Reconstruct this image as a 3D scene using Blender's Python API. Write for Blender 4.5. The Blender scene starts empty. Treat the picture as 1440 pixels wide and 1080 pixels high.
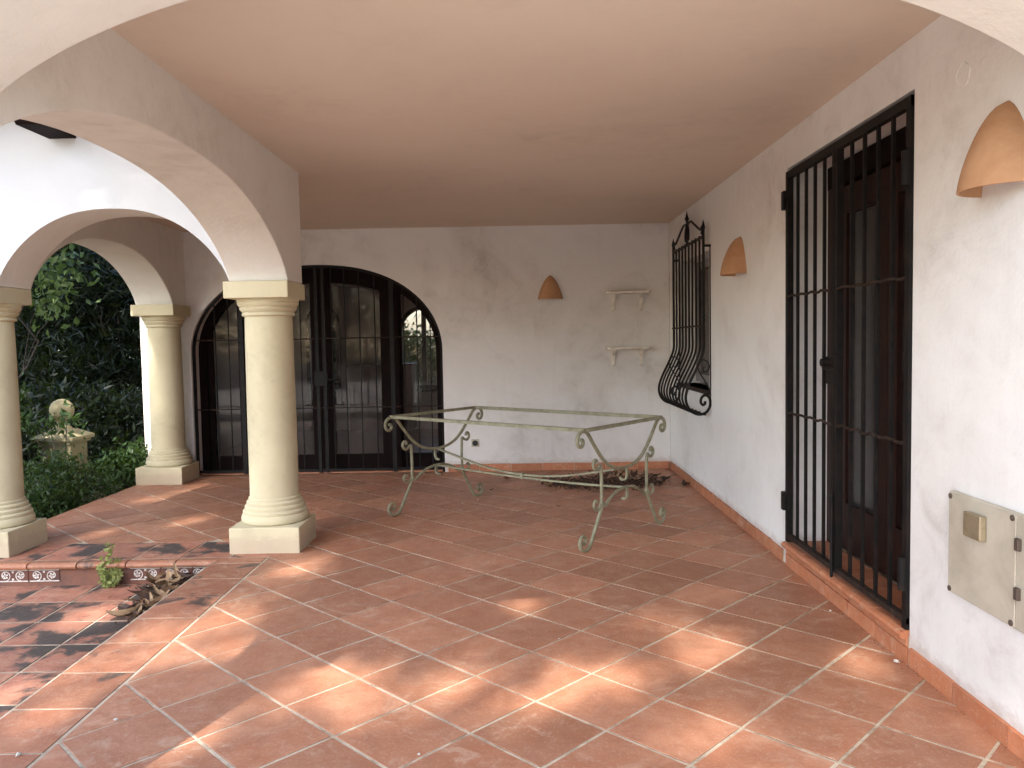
import bpy, bmesh, math, random
import numpy as np
from mathutils import Vector, Matrix
rnd = random.Random(7)
sc = bpy.context.scene
col = sc.collection
PI = math.pi

# ------------------------------------------------------------------ camera
CAM_H = 1.3808
r_ = Vector((0.999829, 0.00440284, -0.01796086))
u_ = Vector((0.01769133, 0.05507475, 0.99832549))
f_ = Vector((-0.00538466, 0.99847253, -0.05498744))
cam = bpy.data.cameras.new('camera')
cam.sensor_width = 36.0
cam.lens = 1116.9 / 1440 * 36
cam.clip_start = 0.05
cam.clip_end = 500
camo = bpy.data.objects.new('camera', cam)
col.objects.link(camo)
camo.matrix_world = Matrix(((r_.x, u_.x, -f_.x, 0), (r_.y, u_.y, -f_.y, 0), (r_.z, u_.z, -f_.z, CAM_H), (0, 0, 0, 1)))
sc.camera = camo

# ------------------------------------------------------------------ light
SUN_EL = math.radians(42)
SUN_TRAVEL_AZ = math.radians(20)          # direction the light travels, from +Y towards +X
w = bpy.data.worlds.new('World')
sc.world = w
w.use_nodes = True
nt = w.node_tree
nt.nodes.clear()
sky = nt.nodes.new('ShaderNodeTexSky')
sky.sky_type = 'NISHITA'
sky.sun_disc = False
sky.sun_elevation = SUN_EL
sky.sun_rotation = SUN_TRAVEL_AZ + PI
sky.air_density = 1.0
sky.dust_density = 1.6
sky.ozone_density = 1.0
bg = nt.nodes.new('ShaderNodeBackground')
bg.inputs['Strength'].default_value = 0.15
wo = nt.nodes.new('ShaderNodeOutputWorld')
nt.links.new(sky.outputs[0], bg.inputs[0])
nt.links.new(bg.outputs[0], wo.inputs[0])
sun = bpy.data.lights.new('sun', 'SUN')
sun.energy = 2.8
sun.angle = math.radians(0.7)
sun.color = (1.0, 0.95, 0.87)
suno = bpy.data.objects.new('sun', sun)
col.objects.link(suno)
tv = Vector((math.sin(SUN_TRAVEL_AZ) * math.cos(SUN_EL), math.cos(SUN_TRAVEL_AZ) * math.cos(SUN_EL), -math.sin(SUN_EL)))
suno.rotation_euler = tv.to_track_quat('-Z', 'Y').to_euler()
suno.location = (-6, -14, 14)
sc.view_settings.view_transform = 'Standard'
sc.view_settings.look = 'None'
sc.view_settings.gamma = 1.0
sc.view_settings.use_curve_mapping = False
sc.view_settings.exposure = 2.58
try:
    sc.cycles.max_bounces = 10
    sc.cycles.diffuse_bounces = 6
    sc.cycles.glossy_bounces = 4
    sc.cycles.transparent_max_bounces = 12
    sc.cycles.caustics_reflective = False
    sc.cycles.caustics_refractive = False
except Exception:
    pass

# ------------------------------------------------------------------ materials
def newmat(name):
    m = bpy.data.materials.new(name)
    m.use_nodes = True
    n = m.node_tree
    return m, n, n.nodes['Principled BSDF']

def nd(n, t, **kw):
    x = n.nodes.new(t)
    for k, v in kw.items():
        setattr(x, k, v)
    return x

def coords(n, scale=(1, 1, 1), world=True):
    mp = nd(n, 'ShaderNodeMapping')
    mp.inputs['Scale'].default_value = scale
    if world:
        g = nd(n, 'ShaderNodeNewGeometry')
        n.links.new(g.outputs['Position'], mp.inputs['Vector'])
    else:
        g = nd(n, 'ShaderNodeTexCoord')
        n.links.new(g.outputs['Object'], mp.inputs['Vector'])
    return mp.outputs[0]

def noise(n, vec, scale, detail=4, rough=.55, dist=0.0):
    t = nd(n, 'ShaderNodeTexNoise')
    t.inputs['Scale'].default_value = scale
    t.inputs['Detail'].default_value = detail
    t.inputs['Roughness'].default_value = rough
    t.inputs['Distortion'].default_value = dist
    n.links.new(vec, t.inputs['Vector'])
    return t.outputs['Fac']

def ramp(n, fac, lo, hi, a=(0, 0, 0, 1), b=(1, 1, 1, 1)):
    t = nd(n, 'ShaderNodeValToRGB')
    t.color_ramp.elements[0].position = lo
    t.color_ramp.elements[1].position = hi
    t.color_ramp.elements[0].color = a
    t.color_ramp.elements[1].color = b
    n.links.new(fac, t.inputs[0])
    return t.outputs[0]

def mix(n, fac, a, b, mode='MIX'):
    t = nd(n, 'ShaderNodeMix', data_type='RGBA', blend_type=mode)
    for s, v in ((t.inputs[0], fac), (t.inputs[6], a), (t.inputs[7], b)):
        if isinstance(v, (int, float)):
            s.default_value = v
        elif isinstance(v, tuple):
            s.default_value = v if len(v) == 4 else (*v, 1)
        else:
            n.links.new(v, s)
    return t.outputs[2]

def mul(n, a, b, op='MULTIPLY'):
    t = nd(n, 'ShaderNodeMath', operation=op)
    for s, v in ((t.inputs[0], a), (t.inputs[1], b)):
        if isinstance(v, (int, float)):
            s.default_value = v
        else:
            n.links.new(v, s)
    return t.outputs[0]

def bump(n, bsdf, h, strength=.3, dist=.01):
    b = nd(n, 'ShaderNodeBump')
    b.inputs['Strength'].default_value = strength
    b.inputs['Distance'].default_value = dist
    n.links.new(h, b.inputs['Height'])
    n.links.new(b.outputs[0], bsdf.inputs['Normal'])

def plaster(name, base, dirt, amount=.5, extra=None):
    m, n, b = newmat(name)
    v = coords(n)
    big = ramp(n, noise(n, v, .9, 5, .62, .6), .42, .72)
    med = ramp(n, noise(n, v, 4.2, 6, .68, .9), .47, .74)
    fine = ramp(n, noise(n, v, 26, 3, .6), .60, .74)
    c = mix(n, mul(n, big, .55 * amount), base, dirt)
    c = mix(n, mul(n, mul(n, med, big), .9 * amount), c, tuple(x * .72 for x in dirt))
    c = mix(n, mul(n, mul(n, fine, med), .35 * amount), c, tuple(x * .55 for x in dirt))
    # vertical streaks of damp
    vs = coords(n, (5, 5, .55))
    st = ramp(n, noise(n, vs, 1.7, 4, .6), .56, .75)
    c = mix(n, mul(n, st, .15 * amount), c, tuple(x * .8 for x in dirt))
    if extra:
        c = extra(n, c)
    n.links.new(c, b.inputs['Base Color'])
    b.inputs['Roughness'].default_value = .92
    b.inputs['Specular IOR Level'].default_value = .2
    h = noise(n, v, 3.0, 5, .55, .3)
    h2 = noise(n, v, 60, 3, .6)
    hh = mul(n, mul(n, h, 1.0), mul(n, h2, .12), 'ADD')
    bump(n, b, hh, .22 if name.startswith('ceil') else .5, .02)
    return m

def low_dirt(n, c):
    # splash dirt and scuffs near the floor and damp near the top, both broken up by noise
    g = nd(n, 'ShaderNodeNewGeometry')
    s = nd(n, 'ShaderNodeSeparateXYZ')
    n.links.new(g.outputs['Position'], s.inputs[0])
    v = coords(n, (3, 3, 6))
    k = ramp(n, mul(n, s.outputs[2], mul(n, noise(n, v, 4.5, 6, .75), .16), 'SUBTRACT'), -.02, .05, (1, 1, 1, 1), (0, 0, 0, 1))
    return mix(n, mul(n, k, .45), c, (.42, .31, .24))

M = {}
M['wall'] = plaster('limewashed_plaster', (.78, .775, .76), (.52, .46, .41), .62, low_dirt)
M['backwall'] = plaster('stained_plaster', (.72, .705, .69), (.44, .39, .345), .8, low_dirt)
M['arch'] = plaster('arch_plaster', (.72, .69, .64), (.50, .45, .39), .55)
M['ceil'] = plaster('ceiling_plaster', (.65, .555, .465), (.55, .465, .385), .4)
M['facade'] = plaster('facade_plaster', (.54, .54, .545), (.47, .465, .455), .35)
M['cream'] = plaster('cream_stone_paint', (.57, .51, .345), (.40, .335, .215), .95, low_dirt)
M['oldcream'] = plaster('weathered_cream_stone', (.36, .31, .18), (.14, .11, .07), 1.3)
M['inner'] = plaster('inner_room_paint', (.66, .60, .56), (.55, .48, .44), .4)

def tile_mat(name, base, alt, dark, mould=0.0, moss_thresh=.6):
    m, n, b = newmat(name)
    oi = nd(n, 'ShaderNodeObjectInfo')
    rn = oi.outputs['Random']
    v = coords(n)
    # shift the texture from tile to tile so the firing marks stop at the joints
    add = nd(n, 'ShaderNodeVectorMath', operation='ADD')
    sc_ = nd(n, 'ShaderNodeVectorMath', operation='SCALE')
    cmb = nd(n, 'ShaderNodeCombineXYZ')
    for i in range(3):
        n.links.new(rn, cmb.inputs[i])
    n.links.new(cmb.outputs[0], sc_.inputs[0])
    sc_.inputs['Scale'].default_value = 37.0
    n.links.new(v, add.inputs[0])
    n.links.new(sc_.outputs[0], add.inputs[1])
    tvv = add.outputs[0]
    a = ramp(n, noise(n, tvv, 5.5, 5, .6, .8), .35, .68)
    c = mix(n, a, base, alt)
    s = nd(n, 'ShaderNodeHueSaturation')
    n.links.new(c, s.inputs['Color'])
    mr = nd(n, 'ShaderNodeMapRange')
    mr.inputs['To Min'].default_value = .83
    mr.inputs['To Max'].default_value = 1.17
    n.links.new(rn, mr.inputs[0])
    n.links.new(mr.outputs[0], s.inputs['Value'])
    c = s.outputs[0]
    ed = ramp(n, noise(n, tvv, 2.6, 4, .6, 1.2), .55, .75)
    c = mix(n, mul(n, ed, .5), c, dark)
    # dusty efflorescence, world spaced
    e = ramp(n, noise(n, v, 5.5, 8, .74, 2.2), .52, .74)
    e2 = ramp(n, noise(n, v, 1.4, 3, .5), .36, .62)
    c = mix(n, mul(n, mul(n, e, e2), .78), c, (.60, .46, .33))
    sm = ramp(n, noise(n, v, 9, 8, .75, .6), .50, .66)
    c = mix(n, mul(n, sm, .38), c, dark)
    dust = ramp(n, noise(n, v, 70, 5, .8), .55, .68)
    c = mix(n, mul(n, dust, .38), c, (.66, .52, .44))
    # small dark pits
    pit = ramp(n, noise(n, v, 140, 2, .6), .68, .73)
    c = mix(n, mul(n, pit, .5), c, (.10, .045, .03))
    if mould:
        mo = ramp(n, noise(n, tvv, 3.1, 7, .62, .35), moss_thresh, moss_thresh + .07)
        c = mix(n, mul(n, mo, mould), c, (.05, .047, .042))
    n.links.new(c, b.inputs['Base Color'])
    rr = ramp(n, noise(n, v, 12, 5, .65), .3, .7, (.42, .42, .42, 1), (.72, .72, .72, 1))
    n.links.new(rr, b.inputs['Roughness'])
    b.inputs['Specular IOR Level'].default_value = .42
    hh = mul(n, noise(n, tvv, 9, 4, .55), mul(n, noise(n, v, 80, 4, .6), .16), 'ADD')
    bump(n, b, hh, .32, .012)
    return m
M['tile'] = tile_mat('terracotta_tile', (.355, .148, .078), (.41, .20, .118), (.27, .105, .058))
M['tile_border'] = tile_mat('terracotta_border_tile', (.35, .14, .075), (.41, .19, .108), (.25, .09, .05), 0.85, .57)
M['tile_mouldy'] = tile_mat('terracotta_blackened_tile', (.35, .135, .085), (.42, .20, .125), (.19, .08, .055), .93, .485)
M['skirt'] = tile_mat('terracotta_skirting', (.42, .15, .07), (.47, .19, .095), (.30, .10, .055))

def simple(name, colr, rough=.6, metal=0.0, spec=.5, var=None, vs=8, bmp=0, bs=20, thr=(.45, .65), world=True):
    m, n, b = newmat(name)
    b.inputs['Roughness'].default_value = rough
    b.inputs['Metallic'].default_value = metal
    b.inputs['Specular IOR Level'].default_value = spec
    v = coords(n, world=world)
    if var:
        f = ramp(n, noise(n, v, vs, 5, .65, .4), *thr)
        n.links.new(mix(n, f, colr, var), b.inputs['Base Color'])
    else:
        b.inputs['Base Color'].default_value = (*colr, 1)
    if bmp:
        bump(n, b, noise(n, v, bs, 4, .6), bmp, .01)
    return m
M['grout'] = simple('sandy_grout', (.55, .46, .34), .95, var=(.30, .23, .16), vs=7, bmp=.4, bs=120)
M['joint_flank'] = simple('dark_tile_flank', (.17, .105, .07), .95, var=(.30, .22, .15), vs=9)
M['iron'] = simple('black_wrought_iron', (.006, .0055, .0055), .6, .0, .2, var=(.015, .010, .008), vs=14, bmp=.15, bs=60)
M['rust'] = simple('rusty_iron', (.018, .011, .008), .8, .1, .3, var=(.05, .028, .018), vs=30)
M['patina'] = simple('green_cream_painted_iron', (.27, .26, .17), .6, .0, .35, var=(.15, .13, .075), vs=16, bmp=.25, bs=80, thr=(.42, .72))
M['wood'] = simple('dark_brown_stained_wood', (.008, .0035, .003), .7, 0, .08, var=(.006, .003, .003), vs=9, bmp=.1, bs=40)
M['redwood'] = simple('reddish_brown_wood', (.022, .007, .0045), .55, 0, .22, var=(.012, .0045, .0035), vs=7, bmp=.1, bs=40)
M['cabinet'] = simple('brown_cabinet_wood', (.16, .07, .045), .5, var=(.11, .05, .035), vs=5)
M['clay'] = simple('clay_lamp_shade', (.50, .29, .16), .8, 0, .25, var=(.40, .205, .105), vs=7, bmp=.15, bs=30, thr=(.35, .7))
M['plastic'] = simple('ivory_plastic', (.62, .58, .48), .45)
M['boxmetal'] = simple('dirty_beige_metal', (.50, .455, .37), .5, 0, .4, var=(.36, .32, .25), vs=5, bmp=.08, bs=30, thr=(.4, .75))
M['flap'] = simple('bronze_flap_metal', (.36, .30, .20), .38, .5, .5, var=(.26, .21, .13), vs=20)
M['flapplate'] = simple('yellowed_ivory_plastic', (.46, .42, .33), .45)
M['screw'] = simple('rusted_screw_head', (.10, .075, .06), .6, .4)
M['blackhole'] = simple('black_plastic', (.01, .01, .01), .5)
M['shelf'] = simple('greyish_white_painted_wood', (.76, .72, .65), .8, var=(.60, .55, .48), vs=14, bmp=.1)
M['greypaint'] = simple('dull_grey_painted_wood', (.27, .25, .24), .8, var=(.2, .185, .175), vs=6)
M['soil'] = simple('dark_garden_soil', (.045, .032, .022), .95, var=(.025, .02, .014), vs=4, bmp=.6, bs=12)
M['paving'] = simple('pale_bounce_paving', (.50, .47, .42), .9, var=(.40, .37, .32), vs=2, bmp=.3, bs=30)  # pale tone chosen to bounce light into the porch
M['lawn'] = simple('lawn_ground', (.05, .075, .025), .95, var=(.075, .075, .03), vs=1.5, bmp=.5, bs=25)
M['bark'] = simple('brown_bark', (.05, .038, .028), .9, var=(.025, .019, .014), vs=20, bmp=.8, bs=30)
M['roof'] = simple('roof_terracotta', (.36, .15, .09), .8, var=(.24, .11, .07), vs=6, bmp=.3)
M['stone'] = simple('white_plaster_crumb', (.50, .46, .40), .9)
M['azul'] = simple('dark_glazed_brown_tile', (.13, .05, .035), .35, 0, .5, var=(.08, .035, .028), vs=12)
M['glaze'] = simple('white_tile_glaze', (.70, .68, .63), .35, var=(.5, .46, .42), vs=30)
M['riser'] = simple('old_riser_mortar', (.20, .085, .055), .85, var=(.13, .065, .048), vs=12, bmp=.3)
M['innerfloor'] = simple('polished_brown_floor', (.30, .17, .12), .28, 0, .5, var=(.24, .13, .09), vs=3)

def leafmat(name, c1, c2, c3=None, rough=.45, trans=.25):
    m, n, b = newmat(name)
    v = coords(n)
    f = ramp(n, noise(n, v, 2.2, 3, .6), .35, .65)
    c = mix(n, f, c1, c2)
    f2 = ramp(n, noise(n, v, 23, 2, .5), .45, .62)
    c = mix(n, mul(n, f2, .6), c, c3 or tuple(x * 1.5 for x in c2))
    n.links.new(c, b.inputs['Base Color'])
    b.inputs['Roughness'].default_value = rough
    b.inputs['Specular IOR Level'].default_value = .32
    if trans:
        tr = nd(n, 'ShaderNodeBsdfTranslucent')
        n.links.new(mix(n, .5, c, (.14, .20, .02)), tr.inputs['Color'])
        ms = nd(n, 'ShaderNodeMixShader')
        ms.inputs[0].default_value = trans
        n.links.new(b.outputs[0], ms.inputs[1])
        n.links.new(tr.outputs[0], ms.inputs[2])
        n.links.new(ms.outputs[0], n.nodes['Material Output'].inputs['Surface'])
    return m
M['leaf_dark'] = leafmat('shade_darkened_leaf', (.004, .008, .0035), (.007, .014, .006), (.014, .024, .010))  # darker than real foliage: the garden's shade is put into the colour
M['leaf_mid'] = leafmat('mid_green_leaf', (.018, .040, .010), (.030, .060, .017), (.045, .085, .025), trans=.35)
M['leaf_lit'] = leafmat('lit_look_leaf', (.05, .09, .02), (.10, .15, .045), (.20, .25, .10), trans=.45)  # lighter colour stands in for lit leaves and highlights
M['leaf_weed'] = leafmat('yellow_green_weed_leaf', (.26, .32, .08), (.34, .38, .13), (.40, .42, .18), trans=.3)
M['dry'] = simple('dry_brown_leaf', (.16, .085, .04), .75, var=(.33, .22, .12), vs=9, thr=(.40, .60))
M['drydark'] = simple('rotten_dark_leaf', (.045, .025, .016), .85, var=(.12, .06, .035), vs=14)
M['dryred'] = simple('rust_red_leaf', (.26, .08, .035), .8, var=(.18, .06, .03), vs=14)
M['flower'] = simple('faded_pink_flower', (.35, .13, .13), .7)

def glassmat(name, tint=(.92, .93, .92), dirt=.06):
    m, n, b = newmat(name)
    n.nodes.remove(b)
    tr = nd(n, 'ShaderNodeBsdfTransparent')
    tr.inputs[0].default_value = (*tint, 1)
    gl = nd(n, 'ShaderNodeBsdfGlossy')
    gl.inputs['Roughness'].default_value = .03
    fr = nd(n, 'ShaderNodeFresnel')
    fr.inputs['IOR'].default_value = 1.5
    mr = nd(n, 'ShaderNodeMath', operation='MULTIPLY_ADD')
    mr.inputs[1].default_value = .4
    mr.inputs[2].default_value = .0
    n.links.new(fr.outputs[0], mr.inputs[0])
    m1 = nd(n, 'ShaderNodeMixShader')
    n.links.new(mr.outputs[0], m1.inputs[0])
    n.links.new(tr.outputs[0], m1.inputs[1])
    n.links.new(gl.outputs[0], m1.inputs[2])
    df = nd(n, 'ShaderNodeBsdfDiffuse')
    df.inputs[0].default_value = (.55, .5, .47, 1)
    v = coords(n)
    f = mul(n, ramp(n, noise(n, v, 3, 6, .7), .3, .8), dirt * 2)
    m2 = nd(n, 'ShaderNodeMixShader')
    n.links.new(f, m2.inputs[0])
    n.links.new(m1.outputs[0], m2.inputs[1])
    n.links.new(df.outputs[0], m2.inputs[2])
    n.links.new(m2.outputs[0], n.nodes['Material Output'].inputs['Surface'])
    return m
M['glass'] = glassmat('dusty_window_glass', (.78, .755, .745), .05)
M['darkglass'] = glassmat('dusty_door_glass', (.62, .62, .62), .05)

# ------------------------------------------------------------------ mesh helpers
class MB:
    def __init__(s):
        s.v = []; s.f = []; s.sm = []
    def add(s, vs, fs, smooth=False):
        o = len(s.v)
        s.v += [tuple(p) for p in vs]
        s.f += [tuple(i + o for i in f) for f in fs]
        s.sm += [smooth] * len(fs)
        return s
    def box(s, a, b):
        x0, x1 = sorted((a[0], b[0])); y0, y1 = sorted((a[1], b[1])); z0, z1 = sorted((a[2], b[2]))
        return s.add([(x0,y0,z0),(x1,y0,z0),(x1,y1,z0),(x0,y1,z0),(x0,y0,z1),(x1,y0,z1),(x1,y1,z1),(x0,y1,z1)],
              [(0,3,2,1),(4,5,6,7),(0,1,5,4),(1,2,6,5),(2,3,7,6),(3,0,4,7)])
    def tube(s, pts, r, n=8, up=None, flat=None, caps=True, closed=False):
        """sweep; r number or list; flat=(w,h) gives a rectangular section (4 sides)"""
        P = [Vector(p) for p in pts]
        N = len(P)
        rr = r if isinstance(r, (list, tuple)) else [r] * N
        T = []
        for i in range(N):
            if closed:
                t = P[(i+1) % N] - P[i-1]
            else:
                t = P[min(i+1, N-1)] - P[max(i-1, 0)]
            T.append(t.normalized() if t.length > 1e-9 else Vector((0,0,1)))
        nrm = Vector(up) if up else (Vector((0,0,1)) if abs(T[0].z) < .9 else Vector((1,0,0)))
        rings = []
        vs = []
        for i in range(N):
            a = nrm - T[i] * nrm.dot(T[i])
            if a.length < 1e-6:
                a = T[i].orthogonal()
            a.normalize()
            b = T[i].cross(a)
            if not up:
                nrm = a
            if flat:
                cs = [(flat[0], flat[1]), (-flat[0], flat[1]), (-flat[0], -flat[1]), (flat[0], -flat[1])]
                vs += [P[i] + a * (x/2*rr[i]) + b * (y/2*rr[i]) for x, y in cs]
            else:
                vs += [P[i] + (a * math.cos(2*PI*k/n) + b * math.sin(2*PI*k/n)) * rr[i] for k in range(n)]
        m = 4 if flat else n
        fs = []
        for i in range(N - (0 if closed else 1)):
            j = (i+1) % N
            for k in range(m):
                fs.append((i*m+k, i*m+(k+1) % m, j*m+(k+1) % m, j*m+k))
        if caps and not closed:
            fs.append(tuple(reversed(range(m))))
            fs.append(tuple((N-1)*m+k for k in range(m)))
        return s.add(vs, fs, smooth=not flat)
    def lathe(s, prof, c, n=48, smooth=True):
        vs = []
        for r, z in prof:
            vs += [(c[0]+r*math.cos(2*PI*k/n), c[1]+r*math.sin(2*PI*k/n), c[2]+z) for k in range(n)]
        fs = []
        for i in range(len(prof)-1):
            for k in range(n):
                fs.append((i*n+k, i*n+(k+1) % n, (i+1)*n+(k+1) % n, (i+1)*n+k))
        fs.append(tuple(reversed(range(n))))
        fs.append(tuple((len(prof)-1)*n+k for k in range(n)))
        return s.add(vs, fs, smooth)
    def prism(s, outline, axis, a, b):
        """outline 2-D points extruded along axis from a to b. axis 'x': (y,z); 'y': (x,z); 'z': (x,y)"""
        def P(p, t):
            return {'x': (t, p[0], p[1]), 'y': (p[0], t, p[1]), 'z': (p[0], p[1], t)}[axis]
        n = len(outline)
        vs = [P(p, a) for p in outline] + [P(p, b) for p in outline]
        fs = [tuple(range(n)), tuple(reversed(range(n, 2*n)))]
        fs += [(i, (i+1) % n + 0, (i+1) % n + n, i+n)[::-1] for i in range(n)]
        return s.add(vs, fs)
    def mesh(s, name, mat=None, fix=True, sharp=35, bevel=0, bseg=2, allsmooth=False, merge=False):
        me = bpy.data.meshes.new(name)
        me.from_pydata(s.v, [], s.f)
        if fix or bevel:
            bm = bmesh.new(); bm.from_mesh(me)
            if merge:
                bmesh.ops.remove_doubles(bm, verts=bm.verts, dist=1e-5)
            bmesh.ops.recalc_face_normals(bm, faces=bm.faces)
            if bevel:
                es = [e for e in bm.edges if len(e.link_faces) == 2 and e.calc_face_angle(0) > math.radians(38)]
                bmesh.ops.bevel(bm, geom=es, offset=bevel, segments=bseg, profile=.5, affect='EDGES', clamp_overlap=True)
            bm.to_mesh(me); bm.free()
        if allsmooth or any(s.sm):
            me.polygons.foreach_set('use_smooth', [True] * len(me.polygons))
            me.set_sharp_from_angle(angle=math.radians(sharp))
        if mat:
            me.materials.append(M[mat] if isinstance(mat, str) else mat)
        return me
    def build(s, name, mat, parent=None, **kw):
        me = s.mesh(name, mat, **kw)
        return link(name, me, parent)

def link(name, me, parent=None, loc=None):
    o = bpy.data.objects.new(name, me)
    col.objects.link(o)
    if parent is not None:
        o.parent = parent
        o.matrix_parent_inverse = parent.matrix_world.inverted() if parent.type == 'EMPTY' else Matrix()
    if loc:
        o.location = loc
    return o

def tag(o, label=None, cat=None, group=None, kind=None):
    if label: o['label'] = label
    if cat: o['category'] = cat
    if group: o['group'] = group
    if kind: o['kind'] = kind
    return o

def thing(name, label, cat, loc=(0,0,0), group=None, kind=None):
    o = bpy.data.objects.new(name, None)
    o.empty_display_size = .1
    col.objects.link(o)
    o.location = loc
    bpy.context.view_layer.update()
    # parts are modelled in world coordinates: keep the inverse explicit
    o.matrix_world = Matrix.Translation(Vector(loc))
    return tag(o, label, cat, group, kind)

def part(mb, name, mat, parent, **kw):
    o = mb.build(name, mat, None, **kw)
    o.parent = parent
    t = Vector((0,0,0))
    p = parent
    while p is not None:
        t += p.location if p.type == 'EMPTY' else Vector((0,0,0))
        p = p.parent
    if t.length > 0:
        o.data.transform(Matrix.Translation(-t)) if o.data.users == 1 else None
    return o

def wn(o):
    md = o.modifiers.new('weighted', 'WEIGHTED_NORMAL')
    md.keep_sharp = True
    return o

def copy_tree(o, parent=None):
    c = o.copy(); col.objects.link(c); c.parent = parent
    for ch in list(o.children):
        copy_tree(ch, c)
    return c

# ------------------------------------------------------------------ dimensions
XR = 1.62; YB = 8.35; ZC = 2.57; XI = -1.49; XO = -1.88; XG = -3.83
YA0 = 5.25; YA1 = 5.60; SPR = 1.80; YF0 = 1.75; YF1 = 2.20; ZTOP = 3.02
XE = -1.635                      # inner edge of the border row
LOW = -0.15

def arch_pts(c, a, z0, b, n=40, p=2.3, q=.75):
    out = []
    for i in range(n+1):
        t = -math.cos(PI*i/n)
        out.append((c + a*t, z0 + b*max(0.0, 1-abs(t)**p)**q))
    return out

# ------------------------------------------------------------------ floors
def clip(poly, nx, ny, d):
    """keep nx*x+ny*y >= d"""
    out = []
    for i in range(len(poly)):
        a, b = poly[i], poly[(i+1) % len(poly)]
        da = nx*a[0]+ny*a[1]-d; db = nx*b[0]+ny*b[1]-d
        if da >= 0: out.append(a)
        if (da >= 0) != (db >= 0):
            t = da/(da-db)
            out.append((a[0]+t*(b[0]-a[0]), a[1]+t*(b[1]-a[1])))
    return out

def area(p):
    return .5*abs(sum(p[i][0]*p[(i+1) % len(p)][1]-p[(i+1) % len(p)][0]*p[i][1] for i in range(len(p))))

def inset(poly, d):
    n = len(poly); out = []
    s = sum(poly[i][0]*poly[(i+1) % n][1]-poly[(i+1) % n][0]*poly[i][1] for i in range(n))
    if s < 0: poly = poly[::-1]
    c = (sum(p[0] for p in poly)/n, sum(p[1] for p in poly)/n)
    res = list(poly)
    for i in range(n):
        a, b = poly[i], poly[(i+1) % n]
        L = math.hypot(b[0]-a[0], b[1]-a[1])
        if L < 1e-6: continue
        nx, ny = -(b[1]-a[1])/L, (b[0]-a[0])/L
        res = clip(res, nx, ny, nx*a[0]+ny*a[1]+d)
        if len(res) < 3: return []
    # drop near duplicates
    o = []
    for p in res:
        if not o or math.hypot(p[0]-o[-1][0], p[1]-o[-1][1]) > .003: o.append(p)
    if len(o) > 2 and math.hypot(o[0][0]-o[-1][0], o[0][1]-o[-1][1]) < .003: o.pop()
    return o

ntile = 0
def put_tile(poly, z, mat, parent, name='floor_tile', thick=.02, edge=.0022):
    global ntile
    if len(poly) < 3 or area(poly) < .0012: return
    base = inset(poly, 0.0001)
    top = inset(poly, edge)
    if len(base) != len(top) or len(top) < 3:
        base = top
        if len(top) < 3: return
    n = len(top)
    tx, ty, dz = rnd.gauss(0, .0035), rnd.gauss(0, .0035), rnd.uniform(-.0008, .0008)
    cx = sum(p[0] for p in top)/n; cy = sum(p[1] for p in top)/n
    zz = lambda p: z + dz + tx*(p[0]-cx) + ty*(p[1]-cy)
    mb = MB()
    vs = [(p[0], p[1], z-thick) for p in base] + [(p[0], p[1], zz(p)-edge*.6) for p in base] + [(p[0], p[1], zz(p)) for p in top]
    fs = [tuple(range(2*n, 3*n))]
    for i in range(n):
        j = (i+1) % n
        fs.append((i, j, n+j, n+i)); fs.append((n+i, n+j, 2*n+j, 2*n+i))
    mb.add(vs, fs)
    o = mb.build(name, mat, None, fix=False)
    o.data.materials.append(M['joint_flank'])
    for k, pg in enumerate(o.data.polygons):
        if k % 2 == 1: pg.material_index = 1        # darker tile flanks inside the joints
    o.parent = parent
    ntile += 1

porch_floor = MB().box((XE-.33, 1.2, -.3), (XR+.02, 5.06, -.0034)).box((XG, 5.065, -.3), (XR+.02, YB+.02, -.0036)).build('porch_floor', 'grout')
tag(porch_floor, 'raised porch floor of diagonal terracotta tiles with sandy joints', None, kind='structure')
th = math.radians(44.35)
C_, S_ = math.cos(th), math.sin(th)
OX, OY = -1.1635, 4.1604
J = .0065
P_ = .34
def node(u, v):
    return (OX + P_*(u*C_ + v*S_), OY + P_*(-u*S_ + v*C_))
for u in range(-22, 26):
    for v in range(-22, 26):
        q = [node(u, v), node(u+1, v), node(u+1, v+1), node(u, v+1)]
        cx = sum(p[0] for p in q)/4; cy = sum(p[1] for p in q)/4
        if cx < -4.2 or cx > 2.1 or cy < 1.1 or cy > 8.8: continue
        q = inset(q, J + rnd.uniform(-.0015, .0012))
        if cy > 5.53 or (cx > XE and max(p[1] for p in q) > 5.53):
            if cy > 5.53 and cx < XE - .0:
                q = clip(q, 0, 1, 5.53)
            elif cx > XE and min(p[1] for p in q) < 5.53:
                q = clip(q, 1, 0, XE+.006)
            q = clip(q, 1, 0, XG+.004)
        else:
            q = clip(q, 1, 0, XE+.006)
        q = clip(q, -1, 0, -(XR-.006)); q = clip(q, 0, -1, -(YB-.006)); q = clip(q, 0, 1, 1.205)
        put_tile(q, 0.0, 'tile', porch_floor)
# border row beside the lower terrace
y = 5.30
while y > 1.5:
    q = [(XE-.325, y-.333), (XE-.004, y-.333), (XE-.004, y), (XE-.325, y)]
    if y > 5.05: q = [(p[0], min(p[1], 5.10)) for p in q]
    put_tile(inset(q, .0055), 0.0, 'tile_border' if y < 5.05 else 'tile', porch_floor)
    y -= .333
# front border of the left bay
x = -2.21 + .3175*2
while x > XG:
    q = [(max(x-.3175, XG), 5.10), (min(x, XE+.12), 5.10), (min(x, XE+.12), 5.53), (max(x-.3175, XG), 5.53)]
    if q[1][0] - q[0][0] > .03:
        put_tile(inset(q, .0065), 0.0, 'tile_mouldy', porch_floor)
    x -= .3175
# porch slab in front of the tiled part
slab = MB().box((-9, -12, -.32), (7, 1.195, -.004)).build('front_terrace', 'paving')  # pale unseen ground, acts as a reflector for ceiling and arch
tag(slab, 'unseen terrace in front of the porch arch, made pale to bounce light inside', None, kind='structure')

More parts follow.
